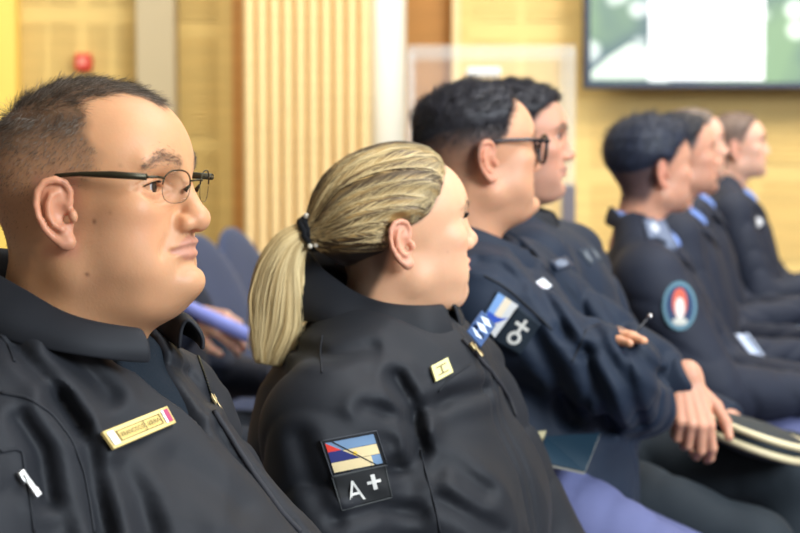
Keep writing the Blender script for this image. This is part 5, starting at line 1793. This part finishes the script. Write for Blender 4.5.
def build_far_row():
    out = []
    # fifth: epaulette and round badge
    O = W(649, 176, 3.8)
    P, B, S, jk, sk, fr = far_person(O, -20, 0, 12, dict(HP, jaw=.5, fat=.15, nose=1.0, flare=8), 'man with a quiff, silver epaulette and round sleeve badge, fifth from the left',
        [(.15, -.235, -.48), (.38, -.10, -.50), (.16, .23, -.50), (.40, .04, -.50)], M['lav_trousers'], shirt=M['blue_shirt'], skin=SKIN_MID, top_len=.034, wave=.0015, seed=110, fade=.75, cap_lo=.035, tm=(-.03, .11), shx=.012, shz=-.240, chest=((-.012, 0, -.35), (.158, .185, .20)), hairc=[s2l((36, 41, 56)), s2l((27, 31, 44)), s2l((56, 64, 82))], ra=(.086, .074, .048),
        zt=ZT, xt=[-.045, -.02, .004, .016, .028, .034, .052, .070, .080, .082])
    patch('epaulette', sk, [(642, 222), (661, 220), (677, 250), (651, 254)], [('base', s2l((112, 122, 142))), ('disc', .42, .28, .20, .16, s2l((190, 194, 200))), ('rim', .0016, s2l((84, 92, 112)))], jk, thick=.008, stiff=.15)
    lay = [('base', s2l((92, 128, 142))), ('disc', .5, .5, .5, .5, s2l((92, 128, 142))), ('disc', .5, .5, .42, .42, s2l((44, 62, 92))), ('disc', .5, .44, .22, .30, s2l((206, 96, 76))), ('disc', .5, .55, .14, .22, s2l((226, 214, 206))), ('disc', .5, .82, .22, .08, s2l((190, 190, 180)))]
    patch('sleeve_badge', sk, [(662, 282), (695, 282), (696, 331), (662, 331)], lay, jk, thick=.006, stiff=.7, round_=True)
    patch('chest_badge', sk, [(697, 249), (706, 247), (709, 257), (700, 260)], [('base', s2l((60, 74, 100))), ('disc', .5, .5, .46, .46, s2l((206, 212, 220)))], jk, thick=.003, material=M['plate'], stiff=.7)
    out.append(P)
    # sixth, seventh, eighth
    O = W(679, 163, 4.3)
    P, B, S, jk, sk, fr = far_person(O, -4, 3, 12, dict(HP, fat=.1, nose=1.0), 'dark-haired person mostly hidden behind the man with the epaulette, sixth from the left',
        [(.10, -.22, -.50), (.36, -.10, -.50), (.14, .23, -.50), (.38, .02, -.48)], M['navy_trousers'], shirt=M['blue_shirt'], skin=SKIN_MID, top_len=.014, seed=140, hskin=.0042)
    out.append(P)
    O = W(690, 152, 4.75)
    P, B, S, jk, sk, fr = far_person(O, -4, 2, 12, dict(HP, fat=.1), 'pale-faced person in navy, seventh from the left, between two neighbours',
        [(.10, -.22, -.50), (.34, -.06, -.46), (.14, .23, -.50), (.38, .02, -.46)], M['navy_trousers'], shirt=M['blue_shirt'], skin=SKIN_LIGHT, top_len=.006, seed=170, hskin=.0046, hairc=[s2l((120, 104, 92)), s2l((150, 130, 112)), s2l((98, 86, 78))])
    out.append(P)
    O = W(735, 152, 5.2)
    P, B, S, jk, sk, fr = far_person(O, 6, 2, 14, dict(HP, fat=.05, fem=.6, nose=.95), 'person with close-cropped light brown hair at the far right end of the row',
        [(.10, -.23, -.48), (.36, -.12, -.40), (.14, .23, -.48), (.38, .05, -.42)], M['navy_trousers'], shirt=M['blue_shirt'], skin=SKIN_LIGHT, top_len=.010, wave=.0008, seed=200, hskin=.0048, hairc=[s2l((112, 92, 80)), s2l((140, 118, 100)), s2l((84, 70, 64))], scale=.97)
    patch('chest_badge', sk, [(750, 219), (760, 216), (764, 225), (753, 229)], [('base', s2l((60, 74, 100))), ('disc', .5, .5, .46, .46, s2l((210, 214, 220)))], jk, thick=.003, material=M['plate'], stiff=.7)
    out.append(P)
    # papers held in the laps
    def sheet(quad, label, name='folded_paper', col=(196, 214, 236)):
        mb = MB(); n = np.cross(quad[1] - quad[0], quad[3] - quad[0]); n /= np.linalg.norm(n)
        nu = 8
        def pt(u, v, o):
            p = (quad[0] * (1 - u) + quad[1] * u) * (1 - v) + (quad[3] * (1 - u) + quad[2] * u) * v
            return p + n * (.006 * math.sin(math.pi * u) + o)
        a = mb.grid([[pt(i / nu, j / nu, .0) for j in range(nu + 1)] for i in range(nu + 1)])
        o = mb.build(name, mat('paper_tint', s2l(col), .6), None, tuple(quad[0]))
        so = o.modifiers.new('thickness', 'SOLIDIFY'); so.thickness = .0016
        tag(o, label, 'paper')
    sheet([W(763, 306, 4.72), W(772, 304, 4.72), W(800, 326, 4.60), W(774, 331, 4.60)], 'pale blue folded paper held in the lap of a person at the far right')
    sheet([W(735, 334, 4.05), W(748, 333, 4.03), W(769, 362, 3.96), (W(760, 366, 3.96))], 'narrow white paper strip beside the lap of the man with the epaulette', 'paper_strip', (206, 218, 240))
    return out
# ================================================================== seats, and the person in the row behind
M['seat_blue'] = mat('blue_seat_cloth', s2l((32, 46, 78)), 0.75, bump=(500, .2, .001), var=(12, .1), sheen=.2)
M['seat_dark'] = mat('dark_seat_shell', s2l((34, 40, 54)), 0.5)

def make_chair(label, group):
    """armless conference chair, local x forward, base on the floor"""
    t = bpy.data.objects.new('conference_chair', None); C.objects.link(t); t['_base'] = (0, 0, 0)
    tag(t, label, 'chair', group)
    def pad(P):
        return smin(ell(P, (.02, 0, .42), (.25, .235, .055)), ell(P, (.05, 0, .43), (.22, .22, .05)), .03)
    V, F = keep_largest(*surface(pad, (-.3, -.3, .3), (.35, .3, .55), .014)); link('seat', raw_mesh('seat', V, F, None, True, (M['seat_blue'],)), t)
    def back(P):
        q = P.copy(); q[:, 0] += .30 + .22 * (P[:, 2] - .62) - .5 * P[:, 1] ** 2
        return smax(ell(q, (0, 0, .66), (.045, .245, .37)), -(q[:, 2] - .44), .02)
    V, F = keep_largest(*surface(back, (-.6, -.35, .35), (.0, .35, 1.12), .012)); link('backrest', raw_mesh('backrest', V, F, None, True, (M['seat_blue'],)), t)
    mb = MB(); mb.box((-.30, -.03, .34), (.1, .03, .37), .006); mb.tube([(-.28, 0, .35), (-.33, 0, .45), (-.35, 0, .70)], .022, 10); mb.build('back_support', M['seat_dark'], t)
    for sx in (-1, 1):
        for sy in (-1, 1):
            mb = MB(); mb.tube([(.02 + sx * .16, sy * .16, .38), (.02 + sx * .21, sy * .20, 0.0)], .014, 10); mb.build('leg', M['seat_dark'], t)
    return t

def copy_thing(src, loc, yaw, label, group):
    r = src.copy(); C.objects.link(r)
    r.location = loc; r.rotation_euler = (0, 0, -math.radians(yaw))
    r['label'] = label; r['group'] = group
    for ch in list(src.children):
        c = ch.copy(); C.objects.link(c); c.parent = r
    return r

def build_chairs(spots):
    proto = None
    for (loc, yaw, label, group) in spots:
        if proto is None:
            proto = make_chair(label, group)
            proto.location = loc; proto.rotation_euler = (0, 0, -math.radians(yaw))
        else:
            copy_thing(proto, loc, yaw, label, group)
    for o in (proto,):
        pass

def build_back_row_person():
    O = W(140, 190, 3.9)
    B = Fr(O, frame(18, 0))
    prm = dict(HP, fat=.2)
    wr = W(196, 318, 3.72)
    wl = tuple(B.loc(np.array([wr], np.float32))[0])
    S = dict(chest=((.0, 0, -.35), (.135, .185, .20)), belly=((.03, 0, -.53), (.145, .175, .19)), nb=(-.03, 0, -.15),
             shR=(-.01, -.185, -.235), shL=(-.01, .185, -.235), elR=(.02, -.24, -.48), elL=(.12, .24, -.48), wrR=wl, wrL=(.34, .06, -.46), ra=(.066, .058, .042), seed=9)
    h = hand_prims(W(198, 317, 3.715), W(216, 322, 3.68) - W(198, 317, 3.72), (.1, -.9, .5), 1, curl=(.75, .8, .85, .9), thumb=.6, s=1.0)
    P, fr, B = man(O, 5, 0, prm, 'person in dark clothes behind the nearest man, only a hand holding a blue roll showing', B, S, SKIN_LIGHT, BLACKHAIR, ((-.03, 0, -.17), .052, .060), hskin=.0042, hands=[h], nstr=1500, seed=230)
    jk, sk = make_coat(P, B, S, .008, M['navy_jacket'])
    make_legs(P, B, dict(TROUSERS), M['navy_trousers'], .012)
    a, b = W(178, 303, 3.70), W(256, 339, 3.60)
    t = bpy.data.objects.new('paper_roll', None); C.objects.link(t); t.location = a; t['_base'] = tuple(a)
    tag(t, 'lilac blue paper roll held in a hand beyond the nearest man', 'paper roll')
    m = mat('lilac_paper', s2l((150, 160, 236)), .5)
    a0 = a + (a - b) * .35
    mb = MB(); mb.tube([tuple(a0), tuple(b)], .017, 20, cap=False)
    o = mb.build('sheet', m, t); so = o.modifiers.new('thickness', 'SOLIDIFY'); so.thickness = .002
    mb = MB(); mb.tube([tuple(a0 + (b - a0) * .02), tuple(a0 + (b - a0) * .98)], .012, 16, cap=False)
    o = mb.build('inner_turn', m, t); so = o.modifiers.new('thickness', 'SOLIDIFY'); so.thickness = .002
    return P, B
# ================================================================== everything in its place
import time as _t
_t0 = _t.time()
QUICK = os.environ.get('SCENE_ONLY', '')
def want(k):
    return not QUICK or k in QUICK
if want('1'): build_man_with_glasses()
if want('2'): build_woman()
if want('3'): build_folded_arms()
if want('4'): build_hand_on_cap()
if want('5'): build_far_row()
if want('6'): build_back_row_person()
def under(px, py, d, yaw, dx=-.06):
    o = W(px, py, d); a = math.radians(yaw)
    return (o[0] + dx * math.cos(a), o[1] - dx * math.sin(a), 0.0)
if want('7'):
    g = 'chairs of the front row'
    build_chairs([
        (tuple(W(318, 270, 4.6) * np.array([1, 1, 0])), 18, 'blue chair back showing beside the chin of the nearest man', 'empty chairs behind'),
        (tuple(W(340, 262, 5.2) * np.array([1, 1, 0])), 18, 'blue chair back nearest the blonde ponytail, farther from the camera', 'empty chairs behind'),
    ])
print('BUILD', _t.time() - _t0)
